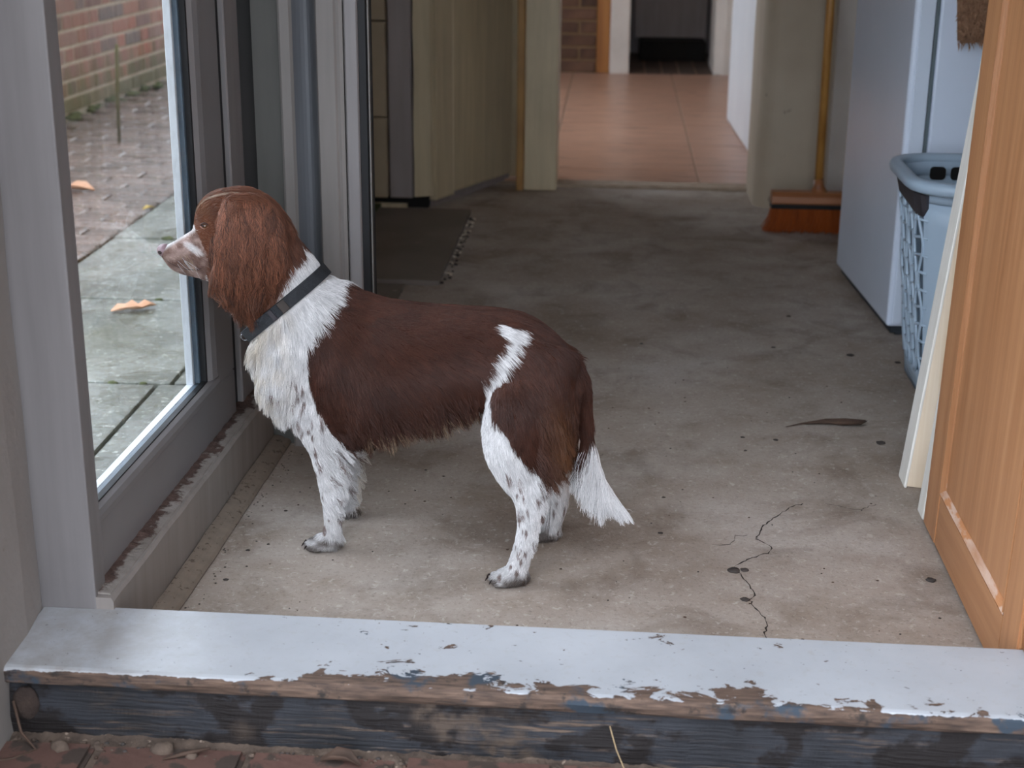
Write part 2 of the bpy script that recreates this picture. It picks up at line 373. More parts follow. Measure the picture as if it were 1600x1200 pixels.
ribbon('crack', [(-.12, 2.86), (-.02, 2.93), (.0, 2.95)], .0006, M['crack'], .0006, fl, 4)
ribbon('crack', [(.43, 2.73), (.49, 2.70), (.53, 2.73)], .0007, M['crack'], .0006, fl, 6)

struct(box('ceiling', (-1.35, 1.45), (1.80, 10.8), (2.35, 2.45), M['ceiling'], bev=0))
struct(box('wall_right', (1.30, 1.42), (1.70, 5.75), (0, 2.36), M['beige'], bev=0))
# front wall with the wide opening the picture is taken through
wf = struct(box('wall_front', (.66, 1.42), (1.80, 1.97), (0, 2.36), M['plaster'], bev=.004))
struct(box('wall_front_header', (-1.3, 1.42), (1.80, 1.97), (2.12, 2.36), M['plaster'], bev=.004))
# plaster reveal at the far left: softly rounded corner, slightly uneven
def pj(p, i): 
    k = noise.noise(Vector(p)*6)*.004; return (p[0]+k, p[1], p[2])
wl = extrude_profile('wall_left', [(-1.25, 1.985), (-.836, 1.985), (-.832, 1.95), (-.826, 1.90), (-.822, 1.70), (-.826, 1.45), (-.84, 1.40), (-.87, 1.38), (-1.25, 1.38)], 'z', -.02, 2.36, M['plaster'], nseg=60, jitter=pj)
struct(wl, 'pale uneven plaster reveal beside the painted post', 'wall')
struct(box('trim_1', (-.850, -.752), (1.986, 2.032), (.099, 2.30), M['post_paint'], bev=.0025, seg=2), 'tall pale painted post beside the plaster reveal', 'post')

# ---- glazed door in the left wall
win = struct(empty('window_1', (-.76, 2.42, .12)), 'grey framed glazed door on the left overlooking the wet patio', 'window')
def wbox(name, x, y, z, m, bev=.0015): return box(name, x, y, z, m, win, bev, 1, SK)
wbox('bottom_rail', (-.800, -.760), (2.034, 2.808), (.121, .2135), M['sash'], .003)
wbox('stile', (-.800, -.760), (2.700, 2.808), (.2135, 2.05), M['sash'], .003)
wbox('top_rail', (-.800, -.760), (2.034, 2.700), (1.96, 2.05), M['sash'], .003)
# glazing beads with a rounded shoulder
bead = [(-.7765, .2135), (-.7575, .2135), (-.757, .224), (-.760, .233), (-.767, .2375), (-.7765, .2375)]
extrude_profile('glazing_bead', bead, 'y', 2.034, 2.700, M['sash'], win, skew=SK)
vb = [(-.7765, 2.700), (-.7575, 2.700), (-.757, 2.682), (-.760, 2.662), (-.767, 2.652), (-.7765, 2.652)]
extrude_profile('glazing_bead', [(a+SK*(b2-2.06), b2) for a, b2 in vb], 'z', .2375, 1.96, M['sash'], win)
wbox('gasket', (-.779, -.767), (2.034, 2.652), (.2365, .2395), M['rubber'], .0008)
wbox('gasket', (-.779, -.767), (2.646, 2.653), (.2395, 1.96), M['rubber'], .0008)
wbox('spacer', (-.788, -.7785), (2.034, 2.650), (.2135, .2375), M['spacer'], .0008)
wbox('spacer', (-.788, -.7785), (2.638, 2.70), (.2375, 1.96), M['spacer'], .0008)
wbox('outer_bead', (-.802, -.788), (2.034, 2.640), (.2135, .238), M['sash_out'], .001)
wbox('outer_bead', (-.802, -.788), (2.630, 2.70), (.238, 1.96), M['sash_out'], .001)
wbox('pane', (-.7800, -.7788), (2.034, 2.650), (.236, 1.96), M['glass'], 0)
wbox('pane', (-.7888, -.7876), (2.034, 2.650), (.236, 1.96), M['glass'], 0)
# fixed frame, dark gap, sill kerb
struct(box('trim_2', (-.795, -.772), (2.808, 2.862), (.121, 2.06), M['rubber'], bev=.001, skew=SK), 'black shadow gap between glazed door and its frame', 'gap')
struct(box('trim_3', (-.795, -.761), (2.862, 2.956), (.121, 2.06), M['frame_paint'], bev=.0025, skew=SK), 'pale frame upright beside the glazed door', 'frame')
struct(box('wall_left_header', (-.86, -.762), (2.036, 3.02), (2.06, 2.36), M['plaster'], bev=.002, skew=SK))
kerb = extrude_profile('baseboard_left', [(-.86, -.06), (-.728, -.06), (-.7235, .113), (-.727, .1195), (-.86, .1205)], 'y', 1.9865, 2.956, M['kerb'], nseg=40, skew=SK,
                       jitter=lambda p, i: (p[0]+.0015*noise.noise(Vector(p)*14), p[1], p[2]+(.0015*noise.noise(Vector(p)*22) if i in (2, 3) else 0)))
struct(kerb, 'scuffed painted kerb under the glazed door', 'kerb')
lg = extrude_profile('dirt_layer', [(-.80, .1208), (-.730, .1202), (-.731, .1225), (-.755, .1235), (-.80, .127)], 'y', 1.995, 2.95, M['ledge'], kerb, nseg=160, skew=SK,
                jitter=lambda p, i: (p[0], p[1], p[2]+(abs(noise.noise(Vector(p)*55))*.004 if i >= 3 else 0)))
tr = extrude_profile('trim_4', [(-.724, 0), (-.690, 0), (-.688, .004), (-.692, .0105), (-.702, .013), (-.706, .0165), (-.716, .019), (-.724, .0195)], 'y', 1.992, 2.956, M['oldtrim'], nseg=50, skew=SK,
                     jitter=lambda p, i: (p[0]+.002*noise.noise(Vector(p)*9), p[1], p[2]+(.0015*noise.noise(Vector(p)*17) if p[2] > .002 else 0)))
struct(tr, 'thin moulded floor bead along the kerb', 'trim')
struct(box('wall_left_under', (-.86, -.80), (2.036, 3.02), (-.10, .121), M['plaster'], bev=0, skew=SK))

# ---- stub of wall at the end of the glazed door: boards and mouldings round a blocked doorway
st = struct(empty('wall_stub', (-.61, 3.0, 0)), 'grey painted boards and mouldings closing the end of the glazed wall', 'wall')
def zprof(name, pts, m, z0=0.0, z1=2.36, jit=None, nseg=1): return extrude_profile(name, pts, 'z', z0, z1, m, st, nseg, jit)
zprof('backing', [(-.79, 2.985), (-.480, 2.985), (-.480, 3.0), (-.79, 3.0)], M['dark'])
zprof('board', [(-.712, 2.965), (-.655, 2.957), (-.655, 3.0), (-.712, 3.0)], M['plate'])
zprof('bead', [(-.655, 2.946), (-.650, 2.940), (-.632, 2.940), (-.627, 2.946), (-.627, 3.0), (-.655, 3.0)], M['casing'])
cove = [(-.627, 2.947)]+[(-.627+.05*k/8, 2.947+.030*math.sin(math.pi*k/8)-.018*k/8) for k in range(1, 9)]+[(-.577, 3.0), (-.627, 3.0)]
zprof('cove_moulding', cove, M['blue_board'])
zprof('casing_board', [(-.577, 2.922), (-.573, 2.916), (-.540, 2.914), (-.536, 2.918), (-.530, 2.916), (-.5235, 2.919), (-.5235, 3.0), (-.577, 3.0)], M['casing'])
zprof('edge_board', [(-.5215, 2.920), (-.518, 2.915), (-.497, 2.915), (-.4945, 2.919), (-.4945, 3.0), (-.5215, 3.0)], M['frame_paint'])
zprof('weather_strip', [(-.4945, 2.926), (-.481, 2.928), (-.479, 2.936), (-.479, 2.985), (-.4945, 2.985)], M['rubber'])
zprof('strip_lip', [(-.479, 2.940), (-.4765, 2.940), (-.4765, 2.950), (-.479, 2.950)], M['casing'])

# ---- rooms beyond
struct(extrude_profile('wall_left_kitchen', [(-.84, 3.002), (-.79, 3.002), (-.94, 3.45), (-.94, 5.75), (-1.0, 5.75), (-1.0, 3.48)], 'z', 0, 2.36, M['cream2']))
# cream cupboard corner: blocks, uprights and an angled door
cup = tag(empty('corner_cupboard', (-.70, 5.45, 0)), 'cream panelled corner cupboard standing behind the grey floor slab', 'cupboard')
bx = lambda n, x, y, z, m, bev=.003: box(n, x, y, z, m, cup, bev)
zj = [.045, .335, .668, 1.0, 1.35, 2.30]
for a, b2 in zip(zj[:-1], zj[1:]): bx('block', (-.938, -.800), (5.30, 5.40), (a+.002, b2-.002), M['block'])
bx('upright', (-.795, -.712), (5.31, 5.40), (.045, 2.30), M['greyboard'], .004)
extrude_profile('worn_upright', [(-.706, 5.31), (-.650, 5.335), (-.640, 5.35), (-.655, 5.42), (-.706, 5.42)], 'z', .05, 2.30, M['cream'], cup, 30,
                lambda p, i: (p[0]+(.004*noise.noise(Vector((0, 3, p[2]*5))) if i == 0 else 0), p[1], p[2]))
bx('back', (-.938, -.66), (5.40, 5.48), (.03, 2.30), M['dark'])
bx('plinth', (-.938, -.66), (5.36, 5.42), (0, .05), M['dark'])
bx('kick_strip', (-.90, -.735), (5.325, 5.345), (.001, .022), M['cream2'])
# angled door: two stiles' width of frame and a sunk panel
def angled(name, s0, s1, z0, z1, d0, d1, m):
    A, B = Vector((-.634, 5.37, 0)), Vector((-.372, 5.93, 0)); d = (B-A).normalized(); nrm = Vector((d.y, -d.x, 0))
    bm = bmesh.new(); bmesh.ops.create_cube(bm, size=1)
    for v in bm.verts:
        p = A+d*(s0+(v.co.x+.5)*(s1-s0))+nrm*(d0+(v.co.y+.5)*(d1-d0)); v.co = (p.x, p.y, z0+(v.co.z+.5)*(z1-z0))
    bmesh.ops.bevel(bm, geom=bm.edges[:], offset=.003, segments=1, affect='EDGES')
    return finish(name, bm, m, cup)
angled('door_stile', 0, .12, .03, 2.0, -.03, 0, M['cream']); angled('door_panel', .126, .585, .036, 2.0, -.03, -.012, M['cream'])
angled('plinth', .02, .60, 0, .028, -.06, -.035, M['greyboard'])
# far wall with the doorway
struct(box('wall_far_left', (-1.0, -.30), (5.96, 6.04), (0, 2.36), M['cream2'], bev=0))
struct(box('trim_5', (-.366, -.338), (5.715, 5.80), (0, 2.1), M['ochre'], bev=.003), 'narrow ochre door stop beside the hall doorway', 'trim')
struct(box('trim_6', (-.338, -.212), (5.735, 5.955), (0, 2.1), M['cream'], bev=.006, seg=2), 'cream casing on the near side of the hall doorway', 'trim')
rc = [(.600, 5.49)]+[(.60-.075*math.sin(a), 5.565-.075*math.cos(a)) for a in np.linspace(.15, math.pi/2, 8)]+[(.522, 5.84), (1.42, 5.84), (1.42, 5.49)]
struct(extrude_profile('wall_far_right', rc, 'z', 0, 2.36, M['beige'], nseg=24, jitter=lambda p, i: (p[0]+.004*noise.noise(Vector(p)*4), p[1]+.004*noise.noise(Vector(p)*5+Vector((9, 0, 0))), p[2])), 'beige plaster wall with rounded corner behind the broom', 'wall')
struct(box('trim_7', (.775, .90), (5.46, 5.492), (0, 2.3), M['offwhite'], bev=.003), 'pale board fixed to the beige wall behind the broom', 'trim')
struct(box('wall_far_header', (-1.0, 1.42), (5.74, 5.84), (2.1, 2.36), M['cream2'], bev=0))
struct(box('trim_8', (-.34, .53), (5.80, 5.90), (-.05, .012), M['grout'], bev=.004), 'worn pale threshold strip of the hall doorway', 'threshold')
# hall: red tiles in a bed, brick pier, white piers, alcove
hf = struct(box('floor_hall', (-1.35, .80), (5.84, 10.8), (-.12, .002), M['grout'], bev=0), 'hall floor of large red quarry tiles', 'floor')
xs = [-1.30, -.905, -.255, .345, .795]; ys = [5.90, 6.17, 6.77, 7.37, 7.97, 8.57, 9.36]
for i in range(len(xs)-1):
    for j in range(len(ys)-1): box('tile', (xs[i]+.004, xs[i+1]-.004), (ys[j]+.002, ys[j+1]-.002), (0, .008), M['redtile'], hf, .002)
for i in range(7):
    for j in range(6): box('alcove_tile', (.085+i*.105, .085+i*.105+.097), (9.37+j*.20, 9.37+j*.20+.19), (0, .008), M['quarry'], hf, .003)
struct(box('wall_hall_right', (.72, .80), (5.84, 9.5), (0, 2.36), M['offwhite'], bev=0))
# left hall wall with its window opening to the patio
struct(box('wall_hall_left', (-1.35, -1.25), (5.90, 6.40), (0, 2.36), M['offwhite'], bev=0)); struct(box('wall_hall_left', (-1.35, -1.25), (8.6, 10.8), (0, 2.36), M['offwhite'], bev=0))
struct(box('wall_hall_left', (-1.35, -1.25), (6.40, 8.6), (0, .55), M['offwhite'], bev=0)); struct(box('wall_hall_left', (-1.35, -1.25), (6.40, 8.6), (2.15, 2.36), M['offwhite'], bev=0))
w2 = struct(box('window_2', (-1.33, -1.27), (6.40, 8.6), (.55, .60), M['white'], bev=.003), 'hall window on the patio side', 'window')
for y in (6.42, 7.5, 8.58): box('mullion', (-1.33, -1.28), (y-.02, y+.02), (.6, 2.15), M['white'], w2)
for a, b2 in ((6.44, 7.48), (7.52, 8.56)): box('pane', (-1.306, -1.302), (a, b2), (.6, 2.15), M['glass'], w2, 0)
# end wall bricks
ew = struct(box('wall_hall_end', (-1.25, -.115), (9.42, 9.6), (0, 2.36), M['hallmortar'], bev=0), 'brown brick wall at the end of the hall', 'wall')
bm = bmesh.new(); bmesh.ops.create_cube(bm, size=1); bmesh.ops.scale(bm, vec=(.215, .05, .066), verts=bm.verts); bmesh.ops.bevel(bm, geom=bm.edges[:], offset=.004, segments=1, affect='EDGES')
hbm = bpy.data.meshes.new('brick'); bm.to_mesh(hbm); bm.free(); hbm.materials.append(M['hallbrick'])
for c in range(10):
    x = -.115-.1125-(.1125 if c % 2 else 0)
    if c % 2:
        o = link('brick', hbm, None, ew); o.location = (-.115-.053, 9.437, .04+c*.078); o.scale = (.47, 1, 1)
    while x > -.95:
        o = link('brick', hbm, None, ew); o.location = (x, 9.437, .04+c*.078); x -= .226
struct(box('trim_9', (-.115, -.035), (9.36, 9.6), (0, 2.2), M['oak'], bev=.004), 'brown wooden post between brick wall and white pier', 'post')
struct(box('wall_pier', (-.035, .085), (9.34, 9.62), (0, 2.36), M['offwhite'], bev=.012, seg=2), 'white pier left of the dark alcove', 'pier')
struct(extrude_profile('wall_pier_right', [(.60, 9.40), (.66, 9.36), (.80, 9.36), (.80, 9.62), (.70, 10.6), (.60, 9.90)], 'z', 0, 2.36, M['offwhite']), 'white pier right of the dark alcove', 'pier')
struct(box('wall_alcove_left', (-.03, .085), (9.62, 10.6), (0, 2.36), M['greyboard'], bev=0)); struct(box('wall_alcove_end', (.0, .75), (10.5, 10.6), (0, 2.36), M['greyboard'], bev=0))
tag(box('grey_panel', (.115, .60), (10.30, 10.34), (.13, 1.9), M['greyboard'], bev=.004), 'plain grey panel standing above the black box in the alcove', 'panel')
bb = tag(box('black_box', (.155, .585), (10.05, 10.30), (.009, .135), M['dark'], bev=.006), 'low black box on the alcove floor', 'box')
# white door standing open in the hall
wd = struct(empty('door_2', (.58, 7.0, 0)), 'white door standing open against the hall wall', 'door')
def wdp(name, y0, y1, z0, z1, d0, d1):
    bm = bmesh.new(); bmesh.ops.create_cube(bm, size=1)
    for v in bm.verts:
        y = y0+(v.co.y+.5)*(y1-y0); v.co = (.597-.034*(y-6.5)+d0+(v.co.x+.5)*(d1-d0), y, z0+(v.co.z+.5)*(z1-z0))
    bmesh.ops.bevel(bm, geom=bm.edges[:], offset=.003, segments=1, affect='EDGES'); return finish(name, bm, M['white'], wd)
wdp('leaf', 6.45, 7.56, .012, 2.0, 0, .035)

# ------------------------------------------------------------------ threshold beam across the front
def sj(p, i):
    x, y, z = p; k = noise.noise(Vector((x*9, i*.7, 0)))
    return (x, y+(k*.004 if i in (1, 2, 3, 4) else 0)-.016*(x+.1)*(1 if i in (1, 2, 3, 4, 5, 6) else .8), z+(noise.noise(Vector((x*14, 5, i*.3)))*.0025 if i in (2, 3, 4) else 0))
sill = tag(empty('door_sill', (-.1, 1.89, 0)), 'timber threshold beam with flaking white top and dark rotten face', 'threshold')
extrude_profile('tread', [(1.985, .066), (1.800, .072), (1.794, .078), (1.7915, .087), (1.7925, .0945), (1.7965, .0985), (1.803, .0998), (1.985, .100)], 'x', -.833, .665, M['sill_top'], sill, 200, sj)
rf = extrude_profile('riser', [(1.97, -.05), (1.813, -.05), (1.806, -.01), (1.800, .02), (1.802, .045), (1.805, .0705), (1.97, .0665)], 'x', -.828, .665, M['sill_face'], sill, 260,
                lambda p, i: (p[0], p[1]-.016*(p[0]+.1)+(.006*noise.noise(Vector((p[0]*7, p[2]*40, 2)))+.003*noise.noise(Vector((p[0]*30, p[2]*120, 5))) if 1 <= i <= 5 else 0), p[2]))
bm = bmesh.new(); bmesh.ops.create_uvsphere(bm, u_segments=14, v_segments=8, radius=1)
for v in bm.verts: v.co = Vector((-.800+v.co.x*.020, 1.812+v.co.y*.010, .040+v.co.z*.027))*1.0+Vector((0, -.002, .004))*noise.noise(v.co*2)
tag(finish('rotten_knot', bm, simple('rotten_end_grain', (70, 56, 48), (46, 36, 32), .95, 40, bump=1, bscale=120), sill, True), 'dark rotten knot')

# yard the picture is taken from: unseen eaves and right wall added to cut and steer sky light, open to the left and behind; ground beyond
struct(box('sky_block_right', (1.42, 1.57), (-1.6, 1.80), (-.1, 2.5), M['plaster'], bev=0)); struct(box('sky_block_eaves', (-1.15, 1.57), (.80, 1.80), (2.42, 2.52), M['ceiling'], bev=0))
vs = [(40*math.cos(a), 40*math.sin(a), -.21) for a in np.linspace(0, 2*math.pi, 40, endpoint=False)]; struct(link('ground', mesh('ground', vs, [tuple(range(40))]), M['slabwet']))
# brick paving this side of the beam, bedded in soil
pv = struct(box('floor_yard', (-4.2, 4.0), (-3.0, 1.83), (-.20, -.015), M['soil'], bev=0), 'red brick paving outside the threshold', 'floor')
bm = bmesh.new(); bmesh.ops.create_cube(bm, size=1); bmesh.ops.scale(bm, vec=(.206, .096, .06), verts=bm.verts)
bmesh.ops.bevel(bm, geom=bm.edges[:], offset=.006, segments=2, affect='EDGES'); pbm = bpy.data.meshes.new('brick'); bm.to_mesh(pbm); bm.free(); pbm.materials.append(M['brickred'])
for rrow in range(6):
    x = -.80-(.106 if rrow % 2 else 0)
    while x < .9:
        o = link('brick', pbm, None, pv); o.location = (x, 1.748-.105*rrow+random.uniform(-.003, .003), -.036+random.uniform(-.003, .002)); o.rotation_euler = (random.uniform(-.015, .015), random.uniform(-.015, .015), random.uniform(-.01, .01)); x += .214
# loose soil swept up against the beam
vs, fs = [], []; nx, ny = 420, 16
for i in range(nx+1):
    for j in range(ny+1):
        x = -.84+1.6*i/nx; y = 1.70+.125*j/ny; n1 = noise.noise(Vector((x*6, y*6, 0))); n2 = noise.noise(Vector((x*40, y*40, 3))); n3 = abs(noise.noise(Vector((x*110, y*110, 7))))
        ramp_ = max(0., (j/ny-.60-.25*n1)); vs.append((x, y-.016*(x+.1), -.016+.022*ramp_+(.005*n2+.006*n3)*(1 if ramp_ > 0 else .2)-(.012 if ramp_ <= 0 else 0)))
fs = [(i*(ny+1)+j, (i+1)*(ny+1)+j, (i+1)*(ny+1)+j+1, i*(ny+1)+j+1) for i in range(nx) for j in range(ny)]
tag(link('loose_soil', mesh('loose_soil', vs, fs), M['soil'], None, True), 'loose dry soil and grit swept against the threshold beam', 'soil', kind='stuff')
# ------------------------------------------------------------------ pine door at the right, opened into the room
pd = struct(empty('door_1', (.62, 2.3, 0)), 'varnished pine panel door standing open at the right', 'door')
def pdb(name, y, z, d, m, bev=.003):
    bm = bmesh.new(); bmesh.ops.create_cube(bm, size=1)
    for v in bm.verts:
        zz = z[0]+(v.co.z+.5)*(z[1]-z[0]); v.co = (.603+.018*zz+d[0]+(v.co.x+.5)*(d[1]-d[0]), y[0]+(v.co.y+.5)*(y[1]-y[0]), zz)
    bmesh.ops.bevel(bm, geom=bm.edges[:], offset=bev, segments=2, affect='EDGES'); return finish(name, bm, m, pd)
YF, YN = 2.640, 1.982
pdb('stile', (2.540, YF), (.006, 2.0), (0, .040), M['pine']); pdb('stile', (YN, 2.072), (.006, 2.0), (0, .040), M['pine'])
pdb('bottom_rail', (2.072, 2.540), (.006, .105), (.001, .039), M['pine_h'])
pdb('panel', (2.060, 2.550), (.095, 2.0), (.0070, .028), M['pine'])
pdb('top_rail', (2.072, 2.540), (1.90, 2.0), (.001, .039), M['pine_h'])
def bead_strip(name, a, b2, m, w=.020):
    """ogee bead between two points of the door face, leaning into the panel"""
    a, b2 = Vector(a), Vector(b2); d = (b2-a).normalized(); inn = Vector((0, 0, 1)) if abs(d.y) > .5 else Vector((0, -1 if a.y > 2.3 else 1, 0))
    prof = [(0, .0), (.003, -.0016), (.0065, .0008), (.009, .0030), (.011, .0044), (.0125, .0064), (.0125, .014), (0, .014)]
    vs, fs, n = [], [], len(prof); N_ = 40
    for k in range(N_+1):
        p = a+(b2-a)*k/N_
        for u_, dd in prof:
            j = .0007*noise.noise(Vector((p.y*90, p.z*90, u_*300))); q = p+inn*u_; vs.append((.603+.018*q.z+dd+j, q.y, q.z))
    for k in range(N_):
        for i in range(n): fs.append((k*n+i, k*n+(i+1) % n, (k+1)*n+(i+1) % n, (k+1)*n+i))
    fs += [tuple(range(n)), tuple(reversed(range(N_*n, N_*n+n)))]
    me = mesh(name, vs, fs); bm = bmesh.new(); bm.from_mesh(me); return finish(name, bm, m, pd)
bead_strip('panel_bead', (0, 2.540, .105), (0, 2.540, 1.9), M['pine_bead_shaded']); bead_strip('panel_bead', (0, 2.072, .105), (0, 2.072, 1.9), M['pine_bead_shaded'])
bead_strip('panel_bead', (0, 2.540, .105), (0, 2.072, .105), M['putty'])
bm = bmesh.new(); bmesh.ops.create_icosphere(bm, subdivisions=3, radius=1)
for v in bm.verts:
    k = 1+.4*noise.noise(v.co*2.2); v.co = Vector((.616+v.co.x*.004*k, 2.531+v.co.y*.010*k, .135+v.co.z*.032*k))
tag(finish('putty_smear', bm, M['putty'], pd, True), 'smear of dried filler in the panel corner')
struct(box('trim_10', (.609, .66), (1.935, 1.979), (.101, 2.12), M['pine_dark'], bev=.003), 'dark wooden jamb on which the pine door hangs', 'jamb')
dk = tag(pebble('door_wedge', (.625, 2.555, 0), .016, M['drybrown'], 4, .9), 'small brown lump under the pine door', 'wedge')

# ------------------------------------------------------------------ two lengths of timber leaning behind the pine door
def batten(y, x0, w, d, lean, label, m1, m2, L=2.15):
    e = tag(empty('timber_batten', (x0, y, 0)), label, 'timber', 'timber lengths leaning behind the pine door')
    def part(name, xa, xb, ya, yb, m, bev):
        bm = bmesh.new(); bmesh.ops.create_cube(bm, size=1)
        for v in bm.verts: v.co = (xa+(v.co.x+.5)*(xb-xa), ya+(v.co.y+.5)*(yb-ya), (v.co.z+.5)*L)
        bmesh.ops.bevel(bm, geom=bm.edges[:], offset=bev, segments=1, affect='EDGES')
        bmesh.ops.rotate(bm, verts=bm.verts, cent=(0, 0, 0), matrix=Matrix.Rotation(lean, 3, 'Y'))
        bmesh.ops.translate(bm, verts=bm.verts, vec=(x0, y, -min(v.co.z for v in bm.verts)))
        return finish(name, bm, m, e)
    part('core', .0025, w, -d, 0, m1, .0015); part('pale_edge', 0, .006, -d-.0005, .0005, m2, .0015)
batten(2.885, .600, .036, .062, math.radians(5.2), 'planed timber batten leaning furthest from the pine door', M['timber'], M['timber_pale'])
batten(2.712, .606, .030, .046, math.radians(4.2), 'planed timber batten tucked right behind the pine door', M['timber'], M['timber_pale'])

# ------------------------------------------------------------------ fridge, mat, basket, broom, slabs
fr = tag(empty('fridge', (.75, 3.9, 0)), 'white fridge with rounded door edge and dark plinth', 'fridge')
def rot_box(name, x, y, z, m, bev, seg=3):
    bm = bmesh.new(); bmesh.ops.create_cube(bm, size=1)
    for v in bm.verts: v.co = (x[0]+(v.co.x+.5)*(x[1]-x[0]), y[0]+(v.co.y+.5)*(y[1]-y[0]), z[0]+(v.co.z+.5)*(z[1]-z[0]))
    bmesh.ops.bevel(bm, geom=bm.edges[:], offset=bev, segments=seg, affect='EDGES', profile=.5)
    bmesh.ops.rotate(bm, verts=bm.verts, cent=(.746, 3.885, 0), matrix=Matrix.Rotation(math.radians(3.6), 3, 'Z')); return finish(name, bm, m, fr)
d_ = rot_box('door', (.738, .790), (3.885, 4.56), (.025, 1.28), M['enamel'], .010)
box_side = rot_box('door_edge', (.752, .789), (3.8825, 3.8875), (.036, 1.27), M['enamel_trim'], .002, 1); box_side.parent = d_; box_side.matrix_parent_inverse = Matrix.Identity(4)
rot_box('seal', (.790, .802), (3.893, 4.552), (.04, 1.27), M['seal'], .003, 1)
rot_box('cabinet', (.802, 1.24), (3.884, 4.56), (.03, 1.29), M['enamel'], .006)
rot_box('plinth', (.752, 1.22), (3.90, 4.54), (.004, .032), M['plinth'], .003, 1)
for xx, yy in ((.765, 3.905), (1.2, 3.91), (.765, 4.53), (1.2, 4.53)): rot_box('foot', (xx, xx+.028), (yy-.006, yy+.014), (0, .012), M['plinth'], .002, 1)

# shaggy mat hung over the fridge: thick body with looped tufts
rgx0, rgx1, rgy, rz0, rz1 = .842, 1.16, 3.868, .765, 1.315
rug = tag(empty('shaggy_mat', (1.0, rgy, rz0)), 'brown shaggy mat hanging over the fridge side', 'mat')
bm = bmesh.new(); bmesh.ops.create_cube(bm, size=1)
for v in bm.verts: v.co = ((rgx0+rgx1)/2+v.co.x*(rgx1-rgx0), rgy-.011+v.co.y*.018, (rz0+rz1)/2+v.co.z*(rz1-rz0))
bmesh.ops.bevel(bm, geom=bm.edges[:], offset=.008, segments=2, affect='EDGES')
bmesh.ops.rotate(bm, verts=bm.verts, cent=(rgx0, rgy, rz0), matrix=Matrix.Rotation(math.radians(-6), 3, 'Y')); finish('backing', bm, M['rug'], rug, True)
box('fold', (rgx0+.01, rgx1), (rgy-.02, 4.1), (1.292, 1.31), M['rug'], rug, .006)
vs, fs = [], []
for k in range(5200):
    x = random.uniform(rgx0, rgx1-.03); z = random.uniform(rz0-.002, rz1-.03); p = Vector((x, rgy-.019, z)); p = Matrix.Rotation(math.radians(-6), 3, 'Y') @ (p-Vector((rgx0, rgy, rz0)))+Vector((rgx0, rgy, rz0))
    d = Vector((random.uniform(-1, 1), -1.0, random.uniform(-1.6, .4))).normalized()*random.uniform(.008, .016); s_ = Vector((random.uniform(-1, 1), 0, random.uniform(-1, 1))).normalized()*.0019; b0 = len(vs)
    vs += [p-s_, p+s_, p+d+s_*.8, p+d-s_*.8, p+d*1.5+Vector((0, .004, -.006))]; fs += [(b0, b0+1, b0+2, b0+3), (b0+3, b0+2, b0+4)]
tag(link('pile', mesh('pile', vs, fs), M['rug'], rug), kind='stuff')

# laundry basket: tapered rounded-rectangle shell, lattice on the end, plain corners
bk = tag(empty('laundry_basket', (.86, 3.45, 0)), 'blue grey plastic laundry basket with lattice end', 'basket')
def rrect(z, off=0.0, n=10):
    """rounded rectangle outline of the basket at height z, counted from its low-x side"""
    t = z/.5; z = z*1.03+.0005; x0, x1 = .735-.052*t-off, 1.00+.05*t+off; y0, y1 = 3.36-.045*t-off, 3.625+.085*t+off; rr = .045+.055*t+off; pts = []
    for cx, cy, a0 in ((x0+rr, y1-rr, 90), (x0+rr, y0+rr, 180), (x1-rr, y0+rr, 270), (x1-rr, y1-rr, 0)):
        for k in range(n+1): a = math.radians(a0+90*k/n); pts.append((cx+rr*math.cos(a), cy+rr*math.sin(a), z))
    return pts
def shell(name, z0, z1, idx, mat, steps=8, closed=False, th=.003):
    vs, fs = [], []; zz = np.linspace(z0, z1, steps+1)
    for off in (0, -th):
        for z in zz:
            P = rrect(z, off); vs += [P[i] for i in idx]
    n = len(idx); rows = steps+1
    for s_ in range(2):
        for k in range(steps):
            for i in range(n if closed else n-1):
                j = (i+1) % n; a = s_*rows*n; q = (a+k*n+i, a+k*n+j, a+(k+1)*n+j, a+(k+1)*n+i); fs.append(q if s_ == 0 else tuple(reversed(q)))
    for k in (0, steps):
        for i in range(n if closed else n-1):
            j = (i+1) % n; fs.append((k*n+i, k*n+j, rows*n+k*n+j, rows*n+k*n+i))
    me = mesh(name, vs, fs); bm = bmesh.new(); bm.from_mesh(me); return finish(name, bm, mat, bk, True)
full = list(range(44))
shell('base_band', .001, .055, full, M['basket'], 2, True); shell('floor_rim', .0015, .02, full, M['basket'], 1, True, .05)
shell('top_band', .452, .495, full, M['basket'], 2, True)
shell('corner_panel', .05, .455, list(range(14, 28)), M['basket']); shell('corner_panel', .05, .455, list(range(38, 44))+[0, 1, 2, 3, 4], M['basket'])
shell('far_panel', .05, .455, list(range(28, 39)), M['basket'])
rim = []
for o_, z in ((.0, .478), (.016, .474), (.024, .480), (.025, .492), (.018, .501), (.004, .5035), (-.006, .499), (-.006, .49)): rim.append(rrect(z, o_))
vs = [p for ring in rim for p in ring]; n = 44; fs = [(k*n+i, k*n+(i+1) % n, ((k+1) % 8)*n+(i+1) % n, ((k+1) % 8)*n+i) for k in range(8) for i in range(n)]
me = mesh('rim', vs, fs); bm = bmesh.new(); bm.from_mesh(me); finish('rim', bm, M['basket'], bk, True)
